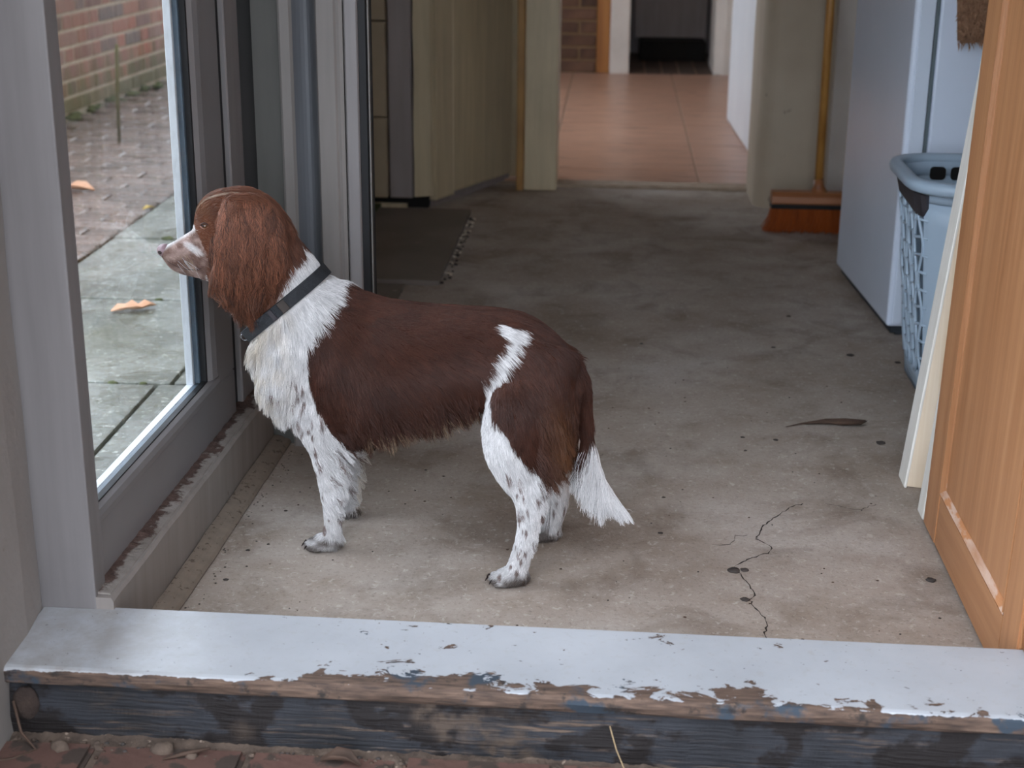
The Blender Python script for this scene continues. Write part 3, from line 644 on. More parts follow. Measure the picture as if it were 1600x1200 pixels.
# lattice on the end facing the room, one strap per bar
def end_pt(f, z):   # f 0..1 across the end (far to near), on the shell
    P = rrect(z); path = [P[i] for i in (4, 5, 6, 7, 8, 9, 10, 11, 12, 13, 14, 15)]; ds = [0]
    for a, b2 in zip(path[:-1], path[1:]): ds.append(ds[-1]+math.dist(a, b2))
    t = f*ds[-1]
    for i in range(len(path)-1):
        if t <= ds[i+1]+1e-9:
            k = (t-ds[i])/(ds[i+1]-ds[i]); return Vector(path[i]).lerp(Vector(path[i+1]), k)
for i in range(9):
    f = (i+.3)/9.; tube('lattice_bar', [end_pt(f+.035*math.sin(z*40+i*math.pi), z) for z in np.linspace(.05, .455, 22)], .0042, M['basket'], bk, 6)
for z in (.09, .13, .17, .21, .25, .29, .33, .37, .41, .44):
    tube('lattice_bar', [end_pt(f, z+.006*math.sin(f*28)) for f in np.linspace(0, 1, 12)], .0036, M['basket'], bk, 6)
# dark clip handle hanging under the rim at the near corner
c0 = [rrect(.452, .006)[i] for i in (8, 10, 12, 14, 15)]; c1 = [rrect(z, .010)[i] for i, z in zip((8, 10, 12, 14, 15), (.470, .470, .470, .470, .470))]; c2 = [rrect(z, .004)[i] for i, z in zip((8, 10, 12, 14, 15), (.452, .432, .420, .420, .44))]
vs = c1+c2+[(p[0]+.012, p[1]+.006, p[2]) for p in c1]+[(p[0]+.012, p[1]+.006, p[2]) for p in c2]; fs = []
for i in range(4): fs += [(i, i+1, 6+i, 5+i), (10+i, 15+i, 16+i, 11+i), (i, 10+i, 11+i, i+1), (5+i, 6+i, 16+i, 15+i)]
fs += [(0, 5, 15, 10), (4, 14, 19, 9)]; me = mesh('clip_handle', vs, fs); bm = bmesh.new(); bm.from_mesh(me); finish('clip_handle', bm, M['clip'], bk)
# far inside wall has round-cornered openings near the rim; solid dark plates stand in for the shade in them
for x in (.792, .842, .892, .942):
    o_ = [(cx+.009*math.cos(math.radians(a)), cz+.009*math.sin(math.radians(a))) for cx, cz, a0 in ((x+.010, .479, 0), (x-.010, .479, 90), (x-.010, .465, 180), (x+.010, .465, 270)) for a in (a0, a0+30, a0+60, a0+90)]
    extrude_profile('hand_hole_shade', [(p, q) for p, q in o_], 'y', 3.6955, 3.6990, M['dark'], bk)
def crumple(name, c, s, m, label, cat, seed):
    bm = bmesh.new(); bmesh.ops.create_icosphere(bm, subdivisions=4, radius=1)
    for v in bm.verts:
        k = 1+.35*noise.noise(v.co*2.1+Vector((seed, 0, 0)))+.16*noise.noise(v.co*5+Vector((0, seed, 0))); v.co = Vector((c[0]+v.co.x*s[0]*k, c[1]+v.co.y*s[1]*k, c[2]+v.co.z*s[2]*k))
    return tag(finish(name, bm, m, None, True), label, cat)
crumple('crumpled_cloth', (.865, 3.49, .23), (.06, .07, .085), M['cloth'], 'crumpled pale cloth lying inside the laundry basket', 'cloth', 3)

# broom leaning on the beige wall
br = tag(empty('broom', (.70, 5.12, 0)), 'wooden broom with rust coloured bristles leaning on the beige wall', 'broom')
extrude_profile('head', [(5.085, .105), (5.090, .098), (5.150, .098), (5.155, .105), (5.153, .125), (5.140, .140), (5.100, .140), (5.087, .125)], 'x', .545, .885, M['broomhead'], br)
extrude_profile('collar', [(5.088, .084), (5.152, .084), (5.154, .099), (5.086, .099)], 'x', .545, .885, M['rubber'], br)
tube('socket', [(.705, 5.12, .135), (.704, 5.125, .160), (.702, 5.13, .178)], [.030, .018, .017], M['broomhead'], br, 14)
tube('handle', [(.703, 5.124, .150), (.715, 5.26, .90), (.735, 5.44, 1.75)], .0145, M['broomwood'], br, 14)
vs, fs = [], []
for i in range(64):
    for j in range(9):
        x = .550+.330*i/63+random.uniform(-.002, .002); y = 5.094+.052*j/8+random.uniform(-.002, .002); sp = 1.0; ex = (x-.715)*.10+random.uniform(-.006, .006); ey = (y-5.12)*.35+random.uniform(-.006, .006); b0 = len(vs); rr_ = .0026
        for (zz, ox, oy, r2) in ((.085, 0, 0, rr_), (.045, ex*.4, ey*.4, rr_*1.1), (.001+random.uniform(0, .006), ex-.010, ey, rr_*.9)):
            for a in (0, 2.09, 4.19): vs.append((x+ox+r2*math.cos(a), y+oy+r2*math.sin(a), zz))
        for k in range(2):
            for a in range(3): fs.append((b0+k*3+a, b0+k*3+(a+1) % 3, b0+k*3+3+(a+1) % 3, b0+k*3+3+a))
        fs.append((b0+6, b0+7, b0+8))
tag(link('bristles', mesh('bristles', vs, fs), M['bristle'], br), 'rust coloured bristles', kind='stuff')

# slate slabs on the floor by the cupboard
def slab(x, y, th, label, seed, chip):
    vs = []; X0, X1, Y0, Y1 = x[0], x[1], y[0], y[1]; out = []
    N_ = 60
    for k in range(N_): out.append((X0+(X1-X0)*k/N_, Y0))
    for k in range(N_): out.append((X1+(chip*noise.noise(Vector((seed, k*.35, 0)))), Y0+(Y1-Y0)*k/N_))
    for k in range(N_): out.append((X1-(X1-X0)*k/N_, Y1))
    out.append((X0, Y1)); n = len(out)
    bm = bmesh.new(); lo = [bm.verts.new((a, b2, .0005)) for a, b2 in out]; hi = [bm.verts.new((a, b2, th)) for a, b2 in out]
    bm.faces.new(hi); bm.faces.new(list(reversed(lo))); [bm.faces.new((lo[i], lo[(i+1) % n], hi[(i+1) % n], hi[i])) for i in range(n)]
    return tag(finish('floor_slab', bm, M['slab']), label, 'slab', 'slate slabs on the concrete')
slab((-.93, -.500), (4.275, 5.28), .016, 'large grey slate slab lying in front of the cream cupboard', 2, .006)
slab((-.93, -.598), (4.02, 4.262), .008, 'smaller thin slate slab nearest the weather strip', 5, .004)
for k in range(70):
    y = random.uniform(4.30, 5.2); pebble('chipping', (-.492+random.uniform(-.004, .016), y, 0), random.uniform(.003, .007), M['stone'] if k % 3 else M['mortar'], k, .7, fl)

# ------------------------------------------------------------------ litter on the floor and by the beam
def curled_leaf(name, pts, wid, curl, mat, label, cat, up=.004):
    vs, fs = [], []; n = len(pts); m = 7
    for i, p in enumerate(pts):
        q = Vector(pts[min(i+1, n-1)]); o_ = Vector(pts[max(i-1, 0)]); d = (q-o_).normalized(); sd = Vector((-d.y, d.x, 0)).normalized()
        for j in range(m):
            t = (j/(m-1)-.5)*2; w_ = wid[i]; vs.append(Vector(p)+sd*t*w_+Vector((0, 0, curl*w_*t*t+up+.12*w_*noise.noise(Vector((i*.9, j*.8, 1))))))
    for i in range(n-1):
        for j in range(m-1): fs.append((i*m+j, i*m+j+1, (i+1)*m+j+1, (i+1)*m+j))
    bm = bmesh.new(); me = mesh(name, vs, fs); bm.from_mesh(me)
    g = bmesh.ops.solidify(bm, geom=bm.faces[:], thickness=.0008); return tag(finish(name, bm, mat, None, True), label, cat)
curled_leaf('dry_leaf', [(.400, 3.150, 0), (.44, 3.168, .002), (.49, 3.172, .003), (.53, 3.164, .004), (.565, 3.158, .008), (.578, 3.170, .012)], [.001, .003, .009, .013, .010, .003], .9, M['drybrown'], 'long curled brown leaf on the concrete near the battens', 'leaf', .0015)
tag(pebble('dark_pebble', (.594, 3.07, 0), .0105, M['stone'], 1, .35), 'flat dark pebble near the timber battens', 'pebble')
tag(pebble('dark_pebble', (.572, 2.40, 0), .008, M['stone'], 2, .5), 'small dark pebble beside the pine door', 'pebble')
spots = [(.235, 2.41, .012), (.253, 2.415, .008), (.245, 2.30, .008), (-.56, 2.73, .004), (-.60, 2.60, .004), (-.36, 2.83, .003), (-.32, 2.80, .003), (.30, 3.08, .005), (.11, 2.56, .005), (.37, 3.07, .006), (.30, 3.0, .004), (.12, 2.73, .004), (.09, 3.75, .005), (.43, 3.75, .006), (.50, 4.05, .006), (-.63, 2.42, .004), (-.64, 2.30, .005), (.62, 3.70, .010), (.73, 3.65, .008)]
for k, (x, y, s_) in enumerate(spots): pebble('grit', (x, y, 0), s_, M['stone'], k, .3, fl)
for k in range(140):
    x, y = random.uniform(-.66, .6), random.uniform(2.05, 3.6); pebble('grit', (x, y, 0), random.uniform(.0012, .0028), M['stone'] if k % 2 else M['drybrown'], k+30, .4, fl)
for k in range(60):
    y = random.uniform(2.02, 3.0); pebble('grit', (-.684+SK*(y-2.06)+abs(random.gauss(0, .012)), y, 0), random.uniform(.0008, .0022), M['stone'], k+70, .4, fl)
tag(pebble('soil_clod', (-.742, 1.775, -.012), .0125, M['soil'], 6, .95), 'round brown soil clod at the foot of the beam by the plaster wall', 'clod')
tag(pebble('soil_clod', (-.556, 1.772, -.012), .0095, M['soil'], 9, .9), 'small grey clod at the foot of the beam below the peeling paint', 'clod')
tag(pebble('soil_clod', (-.60, 1.785, -.012), .017, M['soil'], 12, .6), 'crumbling soil heap against the beam beside the small grey clod', 'clod')
for k in range(420):
    x = random.uniform(-.82, .62); y = 1.79-.016*(x+.1)-abs(random.gauss(0, .016)); pebble('grit', (x, y, -.012), random.uniform(.0012, .0045), random.choice([M['soil'], M['stone'], M['soil'], M['drybrown']]), k, .7, pv)
curled_leaf('dead_leaf', [(-.375, 1.772, -.010), (-.355, 1.770, -.006), (-.335, 1.766, -.004), (-.318, 1.760, -.008)], [.003, .012, .010, .002], 1.2, M['drybrown'], 'small folded brown leaf at the foot of the beam', 'leaf', .004)
tag(tube('grass_stem', [(.02, 1.786, .060), (.03, 1.775, .030), (.042, 1.765, .006), (.060, 1.745, -.012)], .0009, M['straw'], None, 5), 'thin pale grass stem leaning on the dark beam', 'stem')
tag(tube('twig', [(-.833+.02, 1.80, .05), (-.80, 1.785, .01), (-.775, 1.770, -.008), (-.80, 1.745, -.008), (-.86, 1.725, -.008)], .0022, M['drybrown'], None, 6), 'thin bent twig at the plaster corner', 'twig')
tag(tube('twig', [(-.592, 1.758, -.006), (-.565, 1.768, -.002), (-.53, 1.775, .004)], [.001, .0035, .002], M['drybrown'], None, 6), 'short thick twig lying by the soil clods', 'twig')

# ------------------------------------------------------------------ patio outside the glazed door
G = .05
og = struct(box('patio', (-7, -.83), (1.2, 14), (-.20, G-.030), M['moss'], bev=0), 'wet patio ground', 'ground')
def piece(name, x, y, z, m, parent, bev, tilt=.004):
    o = box(name, (x[0]-x[1])*.5 if 0 else x, y, z, m, parent, bev, 2); return o
ys_ = [1.7, 2.44, 3.176, 3.876, 4.58, 5.28, 5.98, 6.70]
for j in range(len(ys_)-1):
    sp = [-1.578, -.985-.03*(j % 2), -.85] if j < 4 else [-1.578, -1.2, -.95]
    if j == 3: sp = [-1.578, -.90]
    for a, b2 in zip(sp[:-1], sp[1:]):
        dz = random.uniform(-.002, .002); piece('flagstone', (a+.005, b2-.005), (ys_[j]+.005, ys_[j+1]-.005), (G-.05, G+dz), M['slabwet'], og, .006)
bm = bmesh.new(); bmesh.ops.create_cube(bm, size=1); bmesh.ops.scale(bm, vec=(.205, .101, .05), verts=bm.verts); bmesh.ops.bevel(bm, geom=bm.edges[:], offset=.007, segments=1, affect='EDGES')
pav = bpy.data.meshes.new('paver'); bm.to_mesh(pav); bm.free(); pav.materials.append(M['paverwet'])
for rr_ in range(43):
    y = 3.9+.108*rr_; x = -1.69-(.106 if rr_ % 2 else 0)
    if rr_ % 2:
        o = link('paver', pav, None, og); o.location = (-1.6365, y, G-.026); o.scale = (.48, 1, 1)
    while x > -2.50:
        o = link('paver', pav, None, og); o.location = (x, y, G-.025+random.uniform(-.005, .003)); o.rotation_euler = (random.uniform(-.03, .03), random.uniform(-.02, .02), random.uniform(-.02, .02)); x -= .213
for k in range(34):
    y = random.uniform(6.0, 8.6); pebble('moss_tuft', (-2.585+.048*(y-7)+abs(random.gauss(.03, .03)), y, G-.005), random.uniform(.015, .035), M['moss'], k, .5, og)
for x, y, s_ in ((-1.02, 3.872, .018), (-1.22, 3.878, .012), (-1.05, 3.179, .010), (-1.12, 3.176, .012), (-1.40, 4.58, .02), (-1.15, 4.57, .015)): pebble('moss_tuft', (x, y, G-.006), s_, M['moss'], int(x*-99), .45, og)
# garden wall, brick by brick
gw = struct(empty('wall_garden', (-2.6, 7, G)), 'weathered red brick garden wall with green algae along its foot', 'wall')
gx = lambda y: -2.588+.048*(y-7.0)
vs = []; 
for y in (3.0, 13.5):
    for x_, z in ((-.004, 0), (-.004, 1.05), (-.24, 1.05), (-.24, 0)): vs.append((gx(y)+x_, y, G-.05+z))
me = mesh('mortar_bed', vs, [(0, 1, 5, 4), (1, 2, 6, 5), (2, 3, 7, 6), (3, 0, 4, 7), (0, 3, 2, 1), (4, 5, 6, 7)]); link('mortar_bed', me, M['mortar'], gw)
def brick_mesh(L):
    bm = bmesh.new(); bmesh.ops.create_cube(bm, size=1); bmesh.ops.scale(bm, vec=(.06, L, .064), verts=bm.verts); bmesh.ops.bevel(bm, geom=bm.edges[:], offset=.004, segments=1, affect='EDGES')
    m_ = bpy.data.meshes.new('brick'); bm.to_mesh(m_); bm.free(); m_.materials.append(M['outbrick']); return m_
bl, bs = brick_mesh(.215), brick_mesh(.103)
for c in range(11):
    y = 5.30+(.169 if c % 2 else 0); long = True
    while y < 9.3:
        L = .215 if long else .103; o = link('brick', bl if long else bs, None, gw); yc = y+L/2
        o.location = (gx(yc)-.03+random.uniform(-.0015, .0015), yc, G+.010+.032+.0768*c); o.rotation_euler = (0, 0, -.048); y += L+.011; long = not long
struct(box('wall_garden_coping', (-2.98, -2.32), (3.0, 13.5), (1.045, 1.10), M['mortar'], bev=.01))
tag(tube('garden_stake', [(-2.113, 6.32, G), (-2.11, 6.33, .25), (-2.10, 6.34, .46)], .008, M['stake'], None, 8), 'thin mossy green stake standing on the patio before the brick wall', 'stake')
curled_leaf('fallen_leaf', [(-1.305, 3.735, G), (-1.288, 3.746, G), (-1.268, 3.752, G+.004), (-1.252, 3.765, G), (-1.236, 3.768, G), (-1.222, 3.786, G+.003), (-1.202, 3.795, G+.004)], [.004, .024, .016, .032, .018, .022, .003], .55, M['leaf'], 'curled pale orange leaf on the wet flagstone below the dog', 'leaf', .002)
curled_leaf('fallen_leaf', [(-1.985, 5.27, G), (-1.95, 5.28, G+.004), (-1.91, 5.27, G+.006), (-1.87, 5.28, G)], [.01, .045, .04, .006], .5, M['leaf'], 'bright orange leaf on the brick pavers beside the post', 'leaf', .004)
curled_leaf('fallen_leaf', [(-1.60, 4.98, G), (-1.585, 5.0, G+.003), (-1.57, 5.02, G)], [.004, .016, .003], .5, simple('yellow_leaf', (196, 172, 96), (170, 140, 70), .6, 20), 'tiny yellow leaf on the joint between pavers and flagstones', 'leaf', .003)
# ------------------------------------------------------------------ the spaniel
# Its outline was measured from the photograph as side-view points; each is carried to the upright sheet
# through the dog's own midline (real distance, real size) and given its body width there.
FUR_SEED = 5
def yc(x):
    """midline of the dog over the floor: body runs 13 degrees off square, the head turns back a little"""
    x = np.asarray(x, float)
    body = 2.422+(-.126-x)*.236
    t = np.clip((-.42-x)/.12, 0, 1); head = 2.512-(-.50-x)*.20*np.clip((-.5-x)/.05, 0, 1)
    return body*(1-t)+head*t
def side(px, py, off=0.0):
    d = ROT @ np.array([px-800., py-600., F_PX]); s = 2.5/d[1]
    for _ in range(12):
        x = CAM[0]+d[0]*s; s = (float(yc(x))-off)/d[1]
    return CAM+d*s
def to_side(P):
    """side-view coordinates of points on either flank (far flank mirrored on to the near one)"""
    P = np.array(P, float); c = yc(P[:, 0]); far = P[:, 1] > c; P[far, 1] = 2*c[far]-P[far, 1]
    q = (P-CAM) @ ROT; return 800+F_PX*q[:, 0]/q[:, 2], 600+F_PX*q[:, 1]/q[:, 2], far
PXM = 1/900.0
class Soup:
    def __init__(s): s.v, s.f = [], []
    def rings(s, R):
        b0 = len(s.v); n = len(R[0])
        for ring in R: s.v += [tuple(p) for p in ring]
        for k in range(len(R)-1):
            for i in range(n):
                j = (i+1) % n; s.f.append((b0+k*n+i, b0+k*n+j, b0+(k+1)*n+j, b0+(k+1)*n+i))
        for base, ring, rev in ((b0, R[0], True), (b0+(len(R)-1)*n, R[-1], False)):
            c = len(s.v); s.v.append(tuple(np.mean(ring, 0)))
            for i in range(n):
                j = (i+1) % n; s.f.append((c, base+j, base+i) if rev else (c, base+i, base+j))
def spline(st, m=5):
    """Catmull-Rom through station tuples"""
    A = np.array(st, float); out = []
    for i in range(len(A)-1):
        p0, p1, p2, p3 = A[max(i-1, 0)], A[i], A[i+1], A[min(i+2, len(A)-1)]
        for k in range(m):
            t = k/m; out.append(.5*((2*p1)+(-p0+p2)*t+(2*p0-5*p1+4*p2-p3)*t*t+(-p0+3*p1-3*p2+p3)*t**3))
    out.append(A[-1]); return out
def profile_loft(soup, st, ex=.9, seg=28, m=5):
    """stations (top x, top y, bottom x, bottom y, half width, midline offset)"""
    R = []
    for tx, ty, bx_, by, w_, off in spline(st, m):
        T, B = side(tx, ty, off), side(bx_, by, off); c = (T+B)/2; u_ = (T-B)/2; v_ = np.array([-.1, -1, 0.])*max(w_, .002)
        ring = []
        for k in range(seg):
            a = 2*math.pi*k/seg; ca, sa = math.cos(a), math.sin(a)
            ring.append(c+u_*math.copysign(abs(ca)**ex, ca)+v_*math.copysign(abs(sa)**ex, sa))
        R.append(ring)
    soup.rings(R)
def limb(soup, st, ratio=.85, seg=16, m=4):
    """stations (x, y, radius px, lateral offset)"""
    Q = spline(st, m); C_ = [side(q[0], q[1], q[3]) for q in Q]; R = []
    for i, q in enumerate(Q):
        d = C_[min(i+1, len(Q)-1)]-C_[max(i-1, 0)]; d /= np.linalg.norm(d)
        v_ = np.array([0, -1., 0]); u_ = np.cross(d, v_); u_ /= np.linalg.norm(u_); v_ = np.cross(u_, d); v_ = v_ if v_[1] < 0 else -v_
        rr = max(q[2], 1)*PXM*1.03*np.linalg.norm(C_[i]-CAM)/2.62
        R.append([C_[i]+rr*(u_*math.cos(a)+v_*ratio*math.sin(a)) for a in np.linspace(0, 2*math.pi, seg, endpoint=False)])
    soup.rings(R)
def blob(soup, c, ax, r3, seg=14):
    """ellipsoid with its long axis along the unit vector ax (horizontal)"""
    ax = np.array(ax, float); ax /= np.linalg.norm(ax); up = np.array([0, 0, 1.]); lat = np.cross(up, ax); lat /= np.linalg.norm(lat); up = np.cross(ax, lat); R = []
    for t in np.linspace(.04, .96, 9):
        a = math.pi*t; R.append([np.array(c)-ax*math.cos(a)*r3[0]+math.sin(a)*(lat*r3[1]*math.cos(b_)+up*r3[2]*math.sin(b_)) for b_ in np.linspace(0, 2*math.pi, seg, endpoint=False)])
    soup.rings(R)

dg = Soup()
# trunk, chest to rump
profile_loft(dg, [(460, 470, 412, 556, .050, 0), (488, 442, 418, 592, .080, 0), (522, 440, 444, 636, .096, 0), (556, 455, 494, 668, .104, 0), (602, 470, 548, 674, .108, 0),
    (658, 478, 612, 664, .112, 0), (714, 482, 676, 648, .106, 0), (768, 485, 738, 634, .096, 0), (818, 495, 790, 645, .094, 0), (860, 521, 824, 690, .092, 0), (893, 556, 856, 700, .080, 0), (912, 600, 880, 690, .050, 0)])
# neck
profile_loft(dg, [(440, 345, 360, 420, .045, 0), (462, 372, 376, 460, .055, 0), (482, 398, 390, 498, .062, 0), (502, 424, 404, 546, .074, 0), (530, 448, 428, 600, .085, 0)])
# head: skull and muzzle
profile_loft(dg, [(254, 390, 254, 402, .008, 0), (260, 383, 262, 410, .017, 0), (272, 377, 272, 421, .023, 0), (288, 367, 288, 428, .027, 0), (302, 358, 306, 432, .031, 0), (308, 343, 322, 436, .037, 0),
    (312, 320, 338, 441, .046, 0), (324, 304, 352, 450, .053, 0), (345, 295, 372, 456, .058, 0), (382, 293, 396, 462, .061, 0), (420, 312, 418, 455, .056, 0), (450, 348, 440, 440, .044, 0), (464, 382, 458, 420, .020, 0)], ex=.92)
# brow ridge, lip fold
for s_ in (1, -1):
    blob(dg, side(318, 337, s_*.030), (-.75, -s_*.25, -.3), (.017, .010, .008)); blob(dg, side(287, 412, s_*.016), (-1, 0, .10), (.030, .011, .015))
    # shoulder and thigh masses
    limb(dg, [(512, 520, 46, s_*.030), (500, 565, 50, s_*.050), (486, 612, 46, s_*.062), (498, 655, 36, s_*.068)], .55)
    limb(dg, [(856, 540, 46, s_*.030), (846, 575, 54, s_*.048), (822, 628, 60, s_*.066), (806, 680, 52, s_*.080)], .5)
# ears: thin hanging flaps
for s_ in (1, -1):
    rows = [(304, 352, 396, .050), (316, 344, 420, .058), (340, 338, 436, .067), (370, 335, 442, .073), (400, 333, 441, .074), (430, 332, 430, .070), (455, 338, 415, .064), (474, 352, 402, .060), (484, 368, 390, .058)]
    R = []
    for q in spline(rows, 4):
        A, B = side(q[1], q[0], s_*q[3]), side(q[2], q[0]-4, s_*q[3]*.97); c = (A+B)/2; u_ = (A-B)/2; v_ = np.array([0, -s_*.0085, 0])
        R.append([c+u_*math.cos(a)+v_*math.sin(a)*(1.0 if math.sin(a) > 0 else .6)+np.array([0, -s_*.006, 0])*math.cos(a)**2*-1 for a in np.linspace(0, 2*math.pi, 24, endpoint=False)])
    dg.rings(R)
# near fore leg, far fore leg
limb(dg, [(505, 555, 40, .030), (490, 610, 46, .058), (500, 668, 36, .074), (508, 706, 24, .076), (513, 750, 17, .076), (517, 795, 12.5, .075), (518, 826, 12, .075), (514, 846, 13, .075)], .8)
limb(dg, [(505, 555, 40, -.030), (505, 620, 44, -.060), (528, 668, 32, -.076), (543, 706, 22, -.078), (547, 745, 16, -.078), (547, 780, 13, -.078), (546, 798, 12, -.078)], .8)
# near hind leg (stifle forward, hock back), far hind leg
limb(dg, [(850, 555, 46, .020), (826, 625, 60, .064), (806, 690, 52, .086), (812, 732, 40, .092), (824, 768, 27, .096), (828, 796, 21.5, .098), (824, 830, 17, .100), (816, 862, 15.5, .101), (808, 888, 17, .102)], .72)
limb(dg, [(850, 555, 46, -.020), (846, 630, 55, -.066), (852, 690, 44, -.086), (864, 740, 28, -.092), (872, 768, 19, -.095), (870, 795, 15, -.097), (864, 820, 13.5, -.098), (862, 833, 13.5, -.098)], .72)
# paws with four toes each
CLAWS = []
def paw(px, py, off, L, W):
    c = side(px, py, off); c[2] = .016*W; ax = np.array([-1, .10, 0]); ax /= np.linalg.norm(ax); lat = np.array([-ax[1], ax[0], 0])*-1
    blob(dg, c+ax*.004*L, ax, (.026*L, .022*W, .017*W))
    for t, fwd in ((-1.5, .014), (-.5, .022), (.5, .022), (1.5, .014)):
        q = c+lat*t*.0122*W+ax*(fwd+.004)*L; q[2] = .0105*W; blob(dg, q, ax+lat*t*.12, (.018*L, .0068*W, .0105*W), 10); CLAWS.append((q+ax*.016*L, ax))
paw(514, 853, .074, 1.05, 1.0); paw(546, 802, -.078, 1.0, .95); paw(806, 898, .102, 1.12, 1.05); paw(860, 836, -.098, 1.0, .95)
# tail
limb(dg, [(884, 566, 22, 0), (904, 596, 17, 0), (913, 640, 12, 0), (919, 684, 9, 0), (931, 726, 7, 0), (950, 765, 5, 0), (974, 796, 3.5, 0)], 1.0)

raw = mesh('spaniel_body', dg.v, dg.f); tmp = bpy.data.objects.new('tmp', raw); COL.objects.link(tmp)
bm = bmesh.new(); bm.from_mesh(raw); bmesh.ops.recalc_face_normals(bm, faces=bm.faces); bm.to_mesh(raw); bm.free()
rm = tmp.modifiers.new('r', 'REMESH'); rm.mode = 'VOXEL'; rm.voxel_size = .0034
sm = tmp.modifiers.new('s', 'SMOOTH'); sm.factor = .5; sm.iterations = 12
bpy.context.view_layer.update(); dep = bpy.context.evaluated_depsgraph_get()
body = bpy.data.meshes.new_from_object(tmp.evaluated_get(dep)); body.name = 'spaniel_body'
bpy.data.objects.remove(tmp); bpy.data.meshes.remove(raw); body.materials.clear()
nv = len(body.vertices); BV = np.empty(nv*3); body.vertices.foreach_get('co', BV); BV = BV.reshape(-1, 3)
BV[:, 2] = np.maximum(BV[:, 2], .0006); body.vertices.foreach_set('co', BV.ravel()); body.update()

# ---- coat: colour patches
def inpoly(x, y, poly):
    r_ = np.zeros(len(x), bool); n = len(poly)
    for i in range(n):
        x1, y1 = poly[i]; x2, y2 = poly[(i+1) % n]
        if y1 == y2: continue
        c = ((y1 > y) != (y2 > y)) & (x < (x2-x1)*(y-y1)/(y2-y1)+x1); r_ ^= c
    return r_
SADDLE = [(534, 430), (528, 465), (506, 498), (486, 530), (479, 560), (482, 600), (495, 640), (513, 668), (540, 700), (620, 720), (700, 690), (742, 646), (757, 622), (752, 600), (766, 574), (777, 550), (788, 532), (770, 514), (782, 506), (800, 510), (818, 510), (824, 522), (812, 540), (796, 566), (780, 598), (768, 622), (773, 652), (792, 682), (800, 700), (818, 726), (845, 742), (868, 765), (880, 740), (890, 694), (900, 690), (935, 684), (945, 600), (940, 500), (860, 440), (700, 440)]
HEAD = [(296, 346), (304, 358), (309, 366), (318, 388), (326, 408), (318, 428), (340, 455), (400, 480), (424, 448), (452, 426), (474, 400), (474, 360), (440, 300), (390, 270), (310, 270), (292, 320)]
srgb = lambda *c: np.array(lin(c)[:3])
C_BROWN, C_BROWN2, C_GINGER, C_WHITE, C_CREAM, C_MUD, C_ROAN = srgb(66, 38, 28), srgb(48, 27, 20), srgb(112, 74, 46), srgb(206, 203, 202), srgb(192, 178, 158), srgb(72, 60, 52), srgb(158, 134, 125)
_sp = RNG.uniform([455, 560], [560, 870], (120, 2)); _sp2 = RNG.uniform([760, 740], [890, 915], (80, 2)); _sp3 = RNG.uniform([420, 540], [510, 680], (14, 2))
SPOTS = np.vstack([_sp, _sp2, _sp3]); SPR = RNG.uniform(1.4, 4.8, len(SPOTS))
def vnoise(x, y, sc, seed):
    """smooth value noise, about -.7 to .7"""
    u_, v_ = x*sc+seed*17.3, y*sc+seed*5.1; i, j = np.floor(u_), np.floor(v_); a, b_ = u_-i, v_-j; a = a*a*(3-2*a); b_ = b_*b_*(3-2*b_)
    h = lambda p, q: np.modf(np.abs(np.sin(p*127.1+q*311.7)*43758.5453))[0]
    return ((h(i, j)*(1-a)+h(i+1, j)*a)*(1-b_)+(h(i, j+1)*(1-a)+h(i+1, j+1)*a)*b_-.5)*1.4
